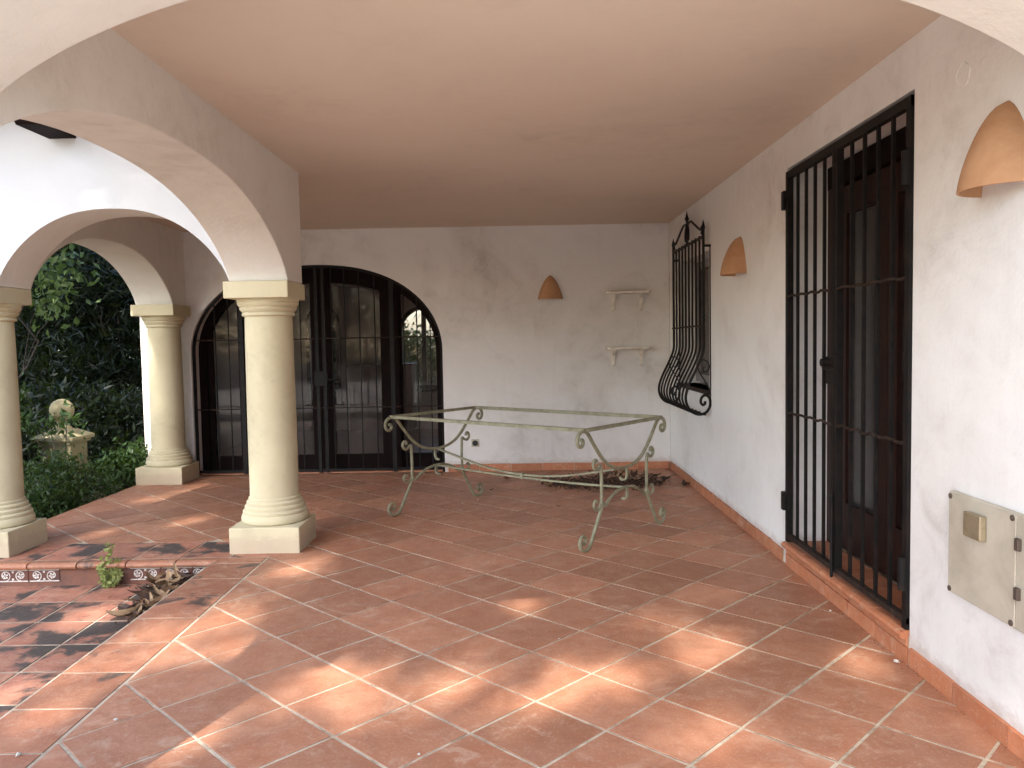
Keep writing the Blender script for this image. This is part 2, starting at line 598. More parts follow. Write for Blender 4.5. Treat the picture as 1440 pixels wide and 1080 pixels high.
# lower terrace
low = MB().box((-8.5, 1.2, LOW-.2), (XE-.3305, 5.055, LOW-.0034)).build('lower_terrace', 'grout')
tag(low, 'lower terrace of square terracotta tiles blackened by damp', None, kind='structure')
for i in range(9):
    for k in range(9):
        x1 = -2.05 - .333*(i-1); y1 = 5.05 - .343*k
        x0 = x1-.333; y0 = y1-.343
        x1 = min(x1, XE-.335)
        if y1 > 5.04: y1 = 5.05
        if x1-x0 < .03 or x0 < -5.0: continue
        put_tile(inset([(x0, y0), (x1, y0), (x1, y1), (x0, y1)], .007), LOW, 'tile_mouldy', low)

# step edge: bullnose tiles, riser, patterned tiles
step = thing('terrace_step', 'low step up to the porch with rounded terracotta nosing and patterned riser tiles', 'step', (0, 0, 0), kind='structure')
part(MB().box((XG, 5.0570, LOW-.05), (XE-.33, 5.0645, -.037)), 'riser', 'riser', step)
x = -2.207 + .3175
while x > XG-.1:
    x0 = x - .3175
    a = max(x0, XG)+.005; b = min(x, XE-.30)-.005
    if b-a > .02:
        pr = [(5.098, -.002), (5.098, -.036), (5.03, -.040), (5.016, -.036), (5.007, -.027), (5.004, -.017), (5.009, -.006), (5.020, .001), (5.035, .004), (5.06, .003)]
        mb = MB().prism(pr, 'x', a, b)
        part(mb, 'nosing_tile', 'tile_border', step)
    x = x0

def azulejo(xc, hw=.1):
    t = MB().box((xc-hw+.002, 5.0515, -.127), (xc+hw-.002, 5.0565, -.041))
    o = part(t, 'patterned_tile', 'azul', step)
    g = MB()
    yy = 5.0507
    for z in (-.0475, -.1205):
        g.box((xc-hw+.003, yy, z-.0035), (xc+hw-.003, yy+.002, z+.0035))
    for c in (xc-hw/2, xc+hw/2):
        sgn = 1 if c < xc else -1
        pts = []
        for k in range(30):
            a = -PI/2 + k*.25
            rr = .0345 - .00068*k
            pts.append((c+sgn*rr*math.cos(a), yy+.0012, -.084 + rr*math.sin(a)))
        g.tube(pts, 1, up=(0, 1, 0), flat=(.0024, .0052))
        for k in range(5):      # leaf sprig in the middle of the scroll
            a = k*2*PI/5 + .5*sgn
            px, pz = c + .0125*math.cos(a), -.086+.0125*math.sin(a)
            u = Vector((math.cos(a), 0, math.sin(a))); v = Vector((-math.sin(a), 0, math.cos(a)))
            cc = Vector((px, yy, pz))
            g.add([cc-u*.011, cc-v*.0062+u*.002, cc+u*.0105, cc+v*.0062+u*.002], [(0, 1, 2, 3)])
        for s2 in (-1, 1):
            cc = Vector((c+sgn*.047, yy, -.084+s2*.024)); u = Vector((0, 0, s2)); v = Vector((1, 0, 0))
            g.add([cc-u*.009, cc-v*.005, cc+u*.009, cc+v*.005], [(0, 1, 2, 3)])
    p2 = g.build('printed_scroll', 'glaze', None, fix=False)
    p2.parent = o
for xc in (-3.79, -3.585, -3.28, -3.077, -2.42, -2.215, -2.06):
    azulejo(xc, .1 if xc < -2.1 else .053)

# skirting tiles
skirt = thing('tiled_skirting', 'row of terracotta skirting tiles along the foot of the porch walls', 'skirting', (0, 0, 0), kind='structure')
def skirting(p0, p1, nx, ny, z0=0.0):
    L = math.hypot(p1[0]-p0[0], p1[1]-p0[1]); dx, dy = (p1[0]-p0[0])/L, (p1[1]-p0[1])/L
    s = 0
    while s < L-.01:
        e = min(s+.333, L)
        h = .078 + rnd.uniform(-.002, .002); t = .012 + rnd.uniform(-.001, .001)
        a, b = s+.003, e-.003
        P = lambda q, o, z: (p0[0]+dx*q+nx*o, p0[1]+dy*q+ny*o, z)
        vs = [P(a,-.004,z0), P(b,-.004,z0), P(b,-.004,z0+h), P(a,-.004,z0+h), P(a,t,z0), P(b,t,z0), P(b,t,z0+h-.004), P(a,t,z0+h-.004)]
        mb = MB().add(vs, [(0,1,2,3),(4,5,6,7),(0,1,5,4),(1,2,6,5),(2,3,7,6),(3,0,4,7)])
        part(mb, 'skirting_tile', 'skirt', skirt)
        s = e
    m = MB()
    vs = [P(0,-.003,z0), P(L,-.003,z0), P(L,-.003,z0+.07), P(0,-.003,z0+.07), P(0,.007,z0), P(L,.007,z0), P(L,.007,z0+.07), P(0,.007,z0+.07)]
    m.add(vs, [(0,1,2,3),(4,5,6,7),(0,1,5,4),(1,2,6,5),(2,3,7,6),(3,0,4,7)])
    part(m, 'joint_mortar', 'grout', skirt)
skirting((-.735, YB), (XR-.013, YB), 0, -1)
skirting((XR, YB-.013), (XR, 4.80), -1, 0)
skirting((XR, 3.24), (XR, YF1), -1, 0)

# ------------------------------------------------------------------ walls
def wall_holes(x0, x1, yc, zc, holes):
    """wall slab normal to X with rectangular holes (y0,y1,z0,z1)"""
    ys = sorted(set([yc[0], yc[1]] + [h[0] for h in holes] + [h[1] for h in holes]))
    zs = sorted(set([zc[0], zc[1]] + [h[2] for h in holes] + [h[3] for h in holes]))
    mb = MB()
    inh = lambda y, z: any(h[0] < y < h[1] and h[2] < z < h[3] for h in holes)
    for i in range(len(ys)-1):
        for k in range(len(zs)-1):
            if inh((ys[i]+ys[i+1])/2, (zs[k]+zs[k+1])/2): continue
            for x in (x0, x1):
                mb.add([(x,ys[i],zs[k]),(x,ys[i+1],zs[k]),(x,ys[i+1],zs[k+1]),(x,ys[i],zs[k+1])], [(0,1,2,3) if x == x1 else (3,2,1,0)])
    for h in holes + [(yc[0], yc[1], zc[0], zc[1])]:
        a, b, c, d = h
        flip = h == (yc[0], yc[1], zc[0], zc[1])
        for q in ([(x0,a,c),(x1,a,c),(x1,a,d),(x0,a,d)], [(x0,b,c),(x0,b,d),(x1,b,d),(x1,b,c)],
                  [(x0,a,c),(x0,b,c),(x1,b,c),(x1,a,c)], [(x0,a,d),(x1,a,d),(x1,b,d),(x0,b,d)]):
            mb.add(q, [(0,1,2,3) if not flip else (3,2,1,0)])
    return mb
GY0, GY1, GZ0, GZ1 = 3.255, 4.745, -.02, 2.36
WY0, WY1, WZ0, WZ1 = 6.66, 7.86, .93, 2.10
wr = wall_holes(XR, XR+.42, (YF1-.45, YB+.35), (-.1, ZTOP), [(GY0, GY1, GZ0, GZ1), (WY0, WY1, WZ0, WZ1)]).build('right_wall', 'wall', None, fix=False)
tag(wr, 'long white plastered right wall with the barred door and the grilled window', None, kind='structure')

# back wall with arched opening (continues left as the house corner)
DC, DA = -2.095, 1.325
o = [(XG-.09, -.1), (XG-.09, ZTOP)] + [(XR, ZTOP), (XR, -.1)] + [(DC+DA, -.1)]
ar = arch_pts(DC, DA, 1.30, .905, 48, 2.3, .5)
o += [(p[0], p[1]) for p in reversed(ar)]
o += [(DC-DA, -.1)]
bw = MB().prism(o, 'y', YB, YB+.35).build('back_wall', 'backwall', None, bevel=.008, bseg=3, allsmooth=True, sharp=40)
wn(bw)
tag(bw, 'stained white plastered back wall around the wide arched glass door', None, kind='structure')

# arcade wall with the left bay arch (faces the camera)
o = [(XG, SPR), (XG, ZTOP), (XO, ZTOP)]
ar = arch_pts(-2.645, .765, SPR, .49, 44)
o += [(p[0], p[1]) for p in reversed(ar)]
aw = MB().prism(o, 'y', YA0, YA1).build('facade_arch_wall', 'facade', None, bevel=.022, bseg=3, allsmooth=True, sharp=50)
aw.data.materials.append(M['arch'])
for pg in aw.data.polygons:
    if pg.center.y > YA0+.004: pg.material_index = 1
wn(aw); tag(aw, 'bright white outer wall over the arch between the left and the near column', None, kind='structure')
# side arch wall running towards the camera
o = [(YF1, SPR), (YF1, ZTOP), (YA0, ZTOP), (YA0, SPR)]
ar = arch_pts((YA0+2.06)/2, (YA0-2.06)/2, SPR, .495, 44)
o = [(2.06, SPR), (YF1-.0, SPR)]
ar = [p for p in arch_pts(3.66, 1.59, SPR, .495, 44) if p[0] > YF1+.01]
o = [(YF1, ar[0][1]-.02), (YF1, ZTOP), (YA1, ZTOP), (YA1, SPR)] + [(p[0], p[1]) for p in reversed(ar)]
sw = MB().prism(o, 'x', XO, XI).build('side_arch_wall', 'arch', None, bevel=.022, bseg=3, allsmooth=True, sharp=50)
wn(sw); tag(sw, 'plastered side wall with the wide low arch from the near column towards the camera', None, kind='structure')
# garden arch wall of the left bay
o = [(YA1, SPR), (YA1, ZTOP), (YB, ZTOP), (YB, SPR)]
ar = arch_pts(6.86, 1.17, SPR, .49, 44)
o = [(YA1, SPR), (YA1, ZTOP), (YB, ZTOP), (YB, SPR)] + [(p[0], p[1]) for p in reversed(ar)]
gw = MB().prism(o, 'x', XG, XG+.38).build('garden_arch_wall', 'arch', None, bevel=.022, bseg=3, allsmooth=True, sharp=50)
wn(gw); tag(gw, 'plastered wall with the arch opening onto the dark garden behind the far column', None, kind='structure')
# front arch over the camera
FX0, FX1 = XO-.0, XR+.45
ar = []
for i in range(61):
    t = PI*i/60
    ar.append((.0 - 1.575*math.cos(t)+.03, SPR-.0+.615*math.sin(t)))
o = [(FX0, SPR), (FX0, ZTOP), (FX1, ZTOP), (FX1, -.1), (ar[-1][0], -.1)] + list(reversed(ar))
fw = MB().prism(o, 'y', YF0, YF1-.003).build('front_arch_wall', 'arch', None, bevel=.02, bseg=3, allsmooth=True, sharp=50)
wn(fw); tag(fw, 'big plastered arch at the front of the porch, cropped by the top of the picture', None, kind='structure')

cl = MB().box((XI, YF1-.002, ZC), (XR, YA1, ZTOP-.01)).box((XG+.38, YA1+.001, ZC), (XR, YB, ZTOP-.012)).build('porch_ceiling', 'ceil', None)
tag(cl, 'flat plastered porch ceiling', None, kind='structure')

# roof over the porch and house
roof = thing('tiled_roof', 'terracotta tiled roof above the porch with a dark rafter end showing', 'roof', (0, 0, 0), kind='structure')
part(MB().box((XG-.45, 4.72, ZTOP), (XR+6, 14.5, ZTOP+.12)), 'roof_slab', 'roof', roof)
part(MB().box((XO-.35, 1.45, ZTOP+.003), (XR+6, 4.717, ZTOP+.117)), 'roof_slab', 'roof', roof)
for x in (-3.72, -2.93, -2.14):
    pr = [(5.247, 2.745), (5.247, 3.015), (4.76, 3.015), (4.76, 2.93), (4.90, 2.745)]
    part(MB().prism(pr, 'x', x-.09, x+.09), 'rafter_end', 'wood', roof, bevel=.004)
for i in range(26):
    x = XG-.43 + i*.19
    if x > XO-.36: break
    vs = []
    for yy in (4.66, 5.3):
        vs += [(x+.085*math.cos(a), yy, ZTOP+.12+.07*math.sin(a)) for a in [PI*k/6 for k in range(7)]]
    part(MB().add(vs, [(k, k+1, k+8, k+7) for k in range(6)], True), 'roof_tile', 'roof', roof, fix=False)

# ------------------------------------------------------------------ columns
def column(x, y, label):
    t = thing('stone_column', label, 'column', (x, y, 0), group='round cream columns of the porch')
    part(MB().box((x-.233, y-.26, -.004), (x+.233, min(y+.18, YB-.003), .172)), 'plinth', 'cream', t, bevel=.006)
    prof = [(.208, .172), (.219, .178), (.224, .192), (.224, .206), (.219, .222), (.213, .229), (.210, .231), (.213, .238), (.213, .250), (.206, .258), (.197, .261), (.200, .268), (.200, .282),
            (.193, .290), (.184, .293), (.187, .299), (.187, .312), (.180, .320), (.172, .323), (.174, .330), (.172, .340), (.165, .346)]
    part(MB().lathe(prof, (x, y, 0), 56), 'base_moulding', 'cream', t, sharp=38)
    part(MB().lathe([(.163, .3455), (.1635, .6), (.162, 1.0), (.159, 1.4), (.156, 1.5725)], (x, y, 0), 56), 'shaft', 'cream', t)
    prof = [(.156, 1.572), (.168, 1.573), (.174, 1.580), (.174, 1.592), (.168, 1.599), (.173, 1.602), (.186, 1.618), (.190, 1.628), (.184, 1.633), (.189, 1.636), (.200, 1.652),
            (.204, 1.662), (.199, 1.666), (.202, 1.669), (.206, 1.680), (.207, 1.688)]
    part(MB().lathe(prof, (x, y, 0), 56), 'neck_moulding', 'cream', t, sharp=38)
    part(MB().box((x-.216, y-.25, 1.687), (x+.208, min(y+.175, YB-.003), 1.797)), 'capital', 'cream', t, bevel=.006)
    return t
column(-1.685, 5.44, 'near cream column standing at the inner corner beside the terrace step')
column(-3.615, 5.44, 'left cream column cut by the left edge of the picture, on the terrace step')
column(-3.585, 8.11, 'far cream column beside the arched glass door and the dark garden')
column(-1.685, 1.80, 'front left cream column under the big front arch beside the camera')

# ------------------------------------------------------------------ arched glass door in the back wall
ad = thing('arched_glass_door', 'wide arched dark wooden glass door behind black iron bars in the back wall', 'door', (DC, YB+.25, 0))
YD = YB+.20
def ztop(x, a=DA, b=.905, z0=1.30):
    t = min(1, abs((x-DC)/a))
    return z0 + b*max(0, 1-t**2.3)**.5
def arched_frame(a_out, a_in, z_in_off, y0, y1):
    pass
# outer frame following the arch
outer = [(DC-DA+.002, 0)] + [(p[0], p[1]) for p in arch_pts(DC, DA-.002, 1.30, .903, 40, 2.3, .5)] + [(DC+DA-.002, 0)]
inner = [(DC+DA-.085, 0)] + [(p[0], p[1]) for p in reversed(arch_pts(DC, DA-.085, 1.28, .835, 40, 2.3, .5))] + [(DC-DA+.085, 0)]
part(MB().prism(outer+inner, 'y', YD, YD+.09), 'frame', 'wood', ad)
# mullions
def px(x): return -3.42+(x-270)*.00748
for nm, a, b_ in (('jamb', 331, 349), ('jamb', 540, 560)):
    xa, xb = px(a), px(b_)
    zt = min(ztop(xa, DA-.06), ztop(xb, DA-.06))+.02
    part(MB().box((xa, YD-.004, 0), (xb, YD+.085, zt)), nm, 'wood', ad)
# transom arch piece above the leaves (thick dark head)
hx0, hx1 = px(349), px(540)
hd = [(hx0, ztop(hx0, DA-.06))] + [(hx0+(hx1-hx0)*i/12, ztop(hx0+(hx1-hx0)*i/12, DA-.05)) for i in range(13)][1:]
hd2 = [(hx1-(hx1-hx0)*i/12, ztop(hx1-(hx1-hx0)*i/12, DA-.05)-.17) for i in range(13)]
part(MB().prism(hd+hd2, 'y', YD+.002, YD+.08), 'head', 'wood', ad)
def leaf(x0, x1, nm, sx0, sx1, headz=.17, hstile=.1):
    lf = thing_part = None
    g = MB()
    g.box((x0, YD+.012, .02), (x0+sx0, YD+.062, ztop(x0+sx0/2, DA-.07)-.02-headz*0))
    g.box((x1-sx1, YD+.0125, .02), (x1, YD+.0625, ztop(x1-sx1/2, DA-.07)-.02))
    g.box((x0+sx0, YD+.0135, .02), (x1-sx1, YD+.0615, .175))
    o = part(g, nm, 'wood', ad)
    n = 10
    tp = [(x0+sx0+(x1-sx1-x0-sx0)*i/n) for i in range(n+1)]
    po = [(x0+sx0, .175)] + [(x, ztop(x, DA-.05)-headz) for x in tp] + [(x1-sx1, .175)]
    p = part(MB().prism(po, 'y', YD+.035, YD+.041), 'glass_pane', 'glass', ad)
    return o
leaf(px(283), px(331), 'side_light', .05, .03, .06)
leaf(px(349), px(446), 'door_leaf', .05, .10, .20)
leaf(px(446)+.003, px(540), 'door_leaf', .12, .055, .20)
leaf(px(560), px(617), 'side_light', .02, .03, .06)
part(MB().tube([(px(458), YD-.03, .88), (px(458), YD-.045, 1.0)], .012).tube([(px(458), YD+.0, .95), (px(458), YD-.045, .95), (px(476), YD-.05, .95)], .009), 'handle', 'iron', ad)

# iron grille in the arch (wall plane)
gr = thing('arched_iron_grille', 'black iron grille with thin upright bars filling the arched door opening', 'grille', (DC, YB+.04, 0))
yg = YB+.045
pts = [(DC-DA+.014, yg, 0.0)] + [(p[0], yg, p[1]) for p in arch_pts(DC, DA-.014, 1.30, .892, 40, 2.3, .5)] + [(DC+DA-.014, yg, 0.0)]
part(MB().tube(pts, 1, up=(0, 1, 0), flat=(.03, .026)), 'frame', 'iron', gr)
part(MB().box((DC-DA+.03, yg-.012, .025), (DC+DA-.03, yg+.012, .05)), 'bottom_rail', 'iron', gr)
for p, wd in ((340, .045), (447, .035), (457, .035), (553, .045)):
    x = px(p)
    part(MB().box((x-wd/2, yg-.017, .01), (x+wd/2, yg+.017, ztop(x, DA-.03)-.0)), 'post', 'iron', gr)
for p in (303, 322, 362, 382, 403, 424, 468, 487, 508, 529, 570, 588, 607):
    x = px(p) + rnd.uniform(-.003, .003)
    part(MB().tube([(x, yg, .04), (x+rnd.uniform(-.002, .002), yg, 1.0), (x, yg, ztop(x, DA-.025))], .0065, 6), 'bar', 'iron', gr)
for z in (.70, 1.435):
    pts = [(DC-DA+.02+i*(2*DA-.04)/24, yg-.008, z+rnd.uniform(-.002, .002)) for i in range(25)]
    if z > 1.3: pts = pts[0:25]
    part(MB().tube(pts, .0062, 6), 'cross_rail', 'rust', gr)
lk = MB().box((px(447)-.03, yg-.045, .93), (px(457)+.03, yg-.018, 1.09))
part(lk, 'lock_box', 'iron', gr, bevel=.004)
part(MB().tube([(px(462), yg-.045, 1.0), (px(462), yg-.075, 1.0), (px(480), yg-.078, 1.0)], .009), 'handle', 'iron', gr)
part(MB().box((DC-DA+.01, YB+.06, -.002), (DC+DA-.01, YB+.34, .012)), 'threshold', 'skirt', ad)

# ------------------------------------------------------------------ room behind the arched door
IR = (XG-.08, XR+.3, YB+.352, 12.6)
fl = MB().box((IR[0]+.001, IR[2]-.001, -.2), (IR[1], IR[3]+.3, -.006)).build('room_floor', 'innerfloor')
tag(fl, 'shiny brown floor of the room behind the glass door', None, kind='structure')
rw = MB().box((IR[0]-.2, IR[2], -.1), (IR[0], IR[3]+.3, 2.9)).box((IR[1], IR[2]-.0, -.1), (IR[1]+.2, IR[3], 2.9)).build('room_side_wall', 'inner')
tag(rw, 'pale side wall of the room behind the glass door', None, kind='structure')
rc = MB().box((IR[0]-.2, IR[2], 2.62), (IR[1]+.2, IR[3]+.3, ZTOP-.003)).build('room_ceiling', 'inner')
tag(rc, 'ceiling of the room behind the glass door', None, kind='structure')
# far wall with arched windows: pieces between windows plus arched heads
wins = [(-3.05, .27, .45, 1.98), (-1.45, .40, .64, 1.95), (.2, .40, .64, 1.95)]
edges = [IR[0]]
def wall_with_windows():
    mb = MB()
    x = IR[0]
    for c, a, z0, z1 in wins:
        mb.box((x, IR[3], -.1), (c-a, IR[3]+.25, 2.62)); x = c+a
        mb.box((c-a, IR[3], -.1), (c+a, IR[3]+.25, z0))
        po = [(c-a, 2.62), (c+a, 2.62)] + [(c+a*math.cos(PI*i/20), z1-a+a*math.sin(PI*i/20)) for i in range(21)]
        mb.prism(po, 'y', IR[3], IR[3]+.25)
    mb.box((x, IR[3], -.1), (IR[1], IR[3]+.25, 2.62))
    return mb
fwall = wall_with_windows().build('room_far_wall', 'inner')
tag(fwall, 'far wall of the inner room pierced by arched windows', None, kind='structure')
wl = ['narrow arched window of the inner room seen left of the door stile', 'arched window of the inner room seen at the right edge of the glass door', 'arched window of the inner room hidden right of the glass door']
for i, (c, a, z0, z1) in enumerate(wins):
    t = thing('arched_window', wl[i], 'window', (c, IR[3]+.1, z0), group='arched windows of the inner room')
    def loop(k, zz):
        return [(c-a+k, zz)] + [(c-(a-k)*math.cos(PI*j/20), z1-a+(a-k)*math.sin(PI*j/20)) for j in range(21)] + [(c+a-k, zz)]
    part(MB().prism(loop(.0, z0) + list(reversed(loop(.06, z0+.06))), 'y', IR[3]-.02, IR[3]+.06), 'frame', 'redwood', t)
    part(MB().box((c-a-.04, IR[3]-.05, z0-.05), (c+a+.04, IR[3]-.001, z0)), 'sill', 'redwood', t)
    part(MB().box((c-a, IR[3]-.019, z0), (c+a, IR[3]+.055, z0+.06)), 'bottom_rail', 'redwood', t)
    part(MB().box((c-.035, IR[3]-.018, z0+.06), (c+.035, IR[3]+.054, z1-.06)), 'mullion', 'redwood', t)
    part(MB().prism(loop(.05, z0+.05), 'y', IR[3]+.02, IR[3]+.026), 'glass_pane', 'glass', t)
cb = thing('wooden_cabinet', 'plain brown wooden cabinet in the room behind the glass door', 'cabinet', (-2.05, 12.1, 0))
part(MB().box((-2.5, 11.85, .06), (-1.56, 12.35, 1.02)), 'carcass', 'cabinet', cb, bevel=.005)
part(MB().box((-2.52, 11.83, 1.022), (-1.54, 12.37, 1.06)), 'top_board', 'cabinet', cb, bevel=.004)
part(MB().box((-2.47, 11.83, .09), (-2.035, 11.848, .99)), 'cabinet_door', 'cabinet', cb, bevel=.003)
part(MB().box((-2.025, 11.83, .09), (-1.59, 11.848, .99)), 'cabinet_door', 'cabinet', cb, bevel=.003)

# ------------------------------------------------------------------ right hand barred door
# step under the gate
gs = thing('door_step', 'raised terracotta step with rounded nosing under the barred door', 'step', (XR, 4.0, 0), kind='structure')
part(MB().box((XR-.001, GY0+.001, -.01), (XR+.45, GY1-.001, .118)), 'step_core', 'grout', gs)
y = GY1-.002
while y > GY0+.01:
    y0 = max(y-.30, GY0+.002)
    pr = [(XR+.09, .1185), (XR+.09, .142), (XR-.018, .142), (XR-.034, .137), (XR-.041, .125), (XR-.036, .110), (XR-.02, .105), (XR-.004, .105), (XR-.004, .1185)]
    vs = [(p[0], y-.003, p[1]) for p in pr] + [(p[0], y0+.003, p[1]) for p in pr]
    n = len(pr)
    part(MB().add(vs, [tuple(range(n)), tuple(range(n, 2*n))] + [(i, (i+1) % n, (i+1) % n+n, i+n) for i in range(n)]), 'nosing_tile', 'skirt', gs)
    part(MB().box((XR+.094, y-.003, .1185), (XR+.24, y0+.003, .140)), 'tread_tile', 'skirt', gs)
    part(MB().box((XR-.012, y-.003, -.005), (XR-.0015, y0+.003, .072+rnd.uniform(-.004, .002))), 'riser_tile', 'skirt', gs)
    # rough brick edge under the nosing
    part(MB().box((XR-.009+rnd.uniform(-.003, .003), y-.004, .0725), (XR-.0015, y0+.005, .1045)), 'brick_edge', 'skirt', gs)
    y = y0 - .0001
wd = thing('glazed_wooden_door', 'dark reddish wooden double door with tall glass panes recessed behind the black iron gate', 'door', (XR+.26, 4.0, .14))
xd = XR+.235
ZD = 2.355
part(MB().box((xd, GY1-.07, .118), (xd+.1, GY1-.002, ZD)), 'jamb', 'redwood', wd, bevel=.003)
part(MB().box((xd, GY0+.002, .118), (xd+.1, GY0+.07, ZD)), 'jamb', 'redwood', wd, bevel=.003)
part(MB().box((xd-.004, GY0+.004, 2.225), (xd+.1, GY1-.004, ZD-.001)), 'door_head', 'wood', wd, bevel=.003)
mid = (GY0+GY1)/2
for (a, b, st0, st1) in ((mid+.002, GY1-.072, .10, .17), (GY0+.072, mid-.002, .17, .10)):
    g = MB().box((xd+.012, a, .15), (xd+.062, a+st0, 2.21)).box((xd+.012, b-st1, .15), (xd+.062, b, 2.21)).box((xd+.013, a+st0, .15), (xd+.061, b-st1, .42)).box((xd+.013, a+st0, 2.06), (xd+.061, b-st1, 2.21))
    part(g, 'door_leaf', 'redwood', wd, fix=True)
    part(MB().box((xd+.035, a+st0-.001, .419), (xd+.041, b-st1+.001, 2.061)), 'glass_pane', 'darkglass', wd)
    part(MB().box((xd+.002, a+st0, .405), (xd+.0125, b-st1, .425)), 'bead', 'redwood', wd)
# room behind this door
rr = MB().box((XR+.421, 3.0, -.1), (XR+3, 3.05, 2.6)).box((XR+.421, 5.2, -.1), (XR+3, 5.25, 2.6)).box((XR+3, 3.0, -.1), (XR+3.1, 5.25, 2.6)).box((XR+.421, 3.0, 2.6), (XR+3.1, 5.25, 2.7)).build('hall_wall', 'inner')
tag(rr, 'dim hall walls behind the barred door', None, kind='structure')
rf = MB().box((XR+.421, 3.0, -.1), (XR+3.1, 5.25, .11)).build('hall_floor', 'innerfloor')
tag(rf, 'dim hall floor behind the barred door', None, kind='structure')
# dark room behind the small window
rr2 = MB().box((XR+.421, 6.2, -.1), (XR+2, 6.25, 2.6)).box((XR+2, 6.2, -.1), (XR+2.1, 8.3, 2.6)).box((XR+.421, 8.25, -.1), (XR+2, 8.3, 2.6)).box((XR+.421, 6.2, 2.6), (XR+2.1, 8.3, 2.7)).box((XR+.421, 6.2, -.1), (XR+2.0, 8.3, -.02)).build('small_room_wall', 'inner')
tag(rr2, 'dim room walls behind the small grilled window', None, kind='structure')

gt = thing('iron_gate', 'tall black iron double gate with upright bars in front of the door on the right', 'gate', (XR, 4.0, .15))
xg = XR+.0
GT, GB = 2.338, .172
fw_ = .042
part(MB().box((xg-.012, GY0+.004, GT-fw_), (xg+.018, GY1-.004, GT)), 'top_rail', 'iron', gt)
part(MB().box((xg-.0125, GY0+.004, GB-.004), (xg+.0175, GY1-.004, GB+.022)), 'bottom_rail', 'rust', gt)
for y in (GY0+.022, GY1-.022):
    part(MB().box((xg-.014, y-.018, .145), (xg+.02, y+.018, GT-.001)), 'frame_post', 'iron', gt)
gm = 4.02
part(MB().box((xg-.013, gm-.034, GB-.006), (xg+.019, gm-.003, GT-.002)), 'meeting_post', 'iron', gt)
part(MB().box((xg-.0135, gm+.003, GB-.006), (xg+.0195, gm+.034, GT-.0025)), 'meeting_post', 'iron', gt)
for a, b in ((GY0+.04, gm-.034), (gm+.034, GY1-.04)):
    for k in range(1, 5):
        y = a + (b-a)*k/5
        part(MB().box((xg-.007, y-.0075, GB+.02), (xg+.008, y+.0075, GT-fw_)), 'bar', 'iron', gt)
    for z in (.925, 1.61):
        pts = []; n = 22
        for i in range(n+1):
            pts.append((xg-.012+rnd.uniform(-.0015, .0015), a+(b-a)*i/n, z+rnd.uniform(-.0025, .0025)-.004*math.sin(i*1.2)))
        part(MB().tube(pts, .0075, 6), 'cross_rail', 'rust', gt)
for z in (2.17, .38):
    part(MB().box((xg-.03, GY1-.012, z-.05), (xg+.0, GY1+.03, z+.06)), 'hinge', 'iron', gt, bevel=.003)
for z in (.38, 2.05):
    part(MB().tube([(xg-.02, GY0+.022, z-.07), (xg-.02, GY0+.022, z+.07)], .02, 12), 'hinge', 'iron', gt)
part(MB().box((xg-.034, gm-.05, 1.13), (xg-.014, gm+.055, 1.27)).tube([(xg-.02, gm+.01, 1.24), (xg-.075, gm+.01, 1.24)], .02, 12), 'lock_box', 'iron', gt, bevel=.0)
part(MB().tube([(xg-.034, gm-.01, 1.215), (xg-.07, gm-.01, 1.215), (xg-.075, gm-.14, 1.212)], .009, 8), 'handle', 'iron', gt)
part(MB().tube([(xg-.022, gm, .14), (xg-.022, gm, .58)], .008, 8), 'floor_bolt', 'iron', gt)

# ------------------------------------------------------------------ grilled window
wg = thing('bulging_window_grille', 'black wrought iron window grille bulging out at the bottom with spear and scrolls on top', 'grille', (XR-.08, 7.24, .75))
prof = [(1.56, 2.27), (1.56, 1.80), (1.56, 1.45), (1.56, 1.34), (1.558, 1.28), (1.545, 1.225), (1.50, 1.12), (1.45, 1.02), (1.42, .94), (1.408, .885), (1.412, .835), (1.435, .785), (1.47, .752), (1.515, .735), (1.56, .742)]
def smooth_path(pts, n=3):
    P = [Vector(p) for p in pts]
    out = []
    for i in range(len(P)-1):
        p0, p1, p2, p3 = P[max(i-1, 0)], P[i], P[i+1], P[min(i+2, len(P)-1)]
        for k in range(n):
            t = k/n
            out.append(.5*((2*p1)+(p2-p0)*t+(2*p0-5*p1+4*p2-p3)*t*t+(3*p1-p0-3*p2+p3)*t**3))
    out.append(P[-1])
    return out
ys = [6.60 + (7.84-6.60)*k/9 for k in range(10)]
for k, y in enumerate(ys):
    end = k in (0, 9)
    p = [(x, y, z) for x, z in prof]
    if not end:
        p[0] = (1.56, y, 2.225)
    if end:
        p += [(1.590, y, .765), (1.610, y, .805), (1.612, y, .85), (1.595, y, .885), (1.565, y, .895), (1.54, y, .875), (1.532, y, .84), (1.548, y, .815), (1.568, y, .825), (1.566, y, .845)]
    if k == 3:
        p[2] = (1.56, y+.012, 1.45)
    part(MB().tube(smooth_path(p), .0115 if end else .0092, 8), 'bar', 'iron', wg)
part(MB().tube([(1.56, 6.58, 2.205), (1.56, 7.86, 2.205)], 1, up=(1, 0, 0), flat=(.012, .022)), 'top_rail', 'iron', wg)
part(MB().tube([(1.550, 6.58+1.28*i/24, 1.47+rnd.uniform(-.004, .004)) for i in range(25)], .008, 6), 'cross_rail', 'rust', wg)
part(MB().tube([(1.56, 6.58, .733), (1.56, 7.86, .733)], 1, up=(1, 0, 0), flat=(.022, .010)), 'bottom_rail', 'iron', wg)
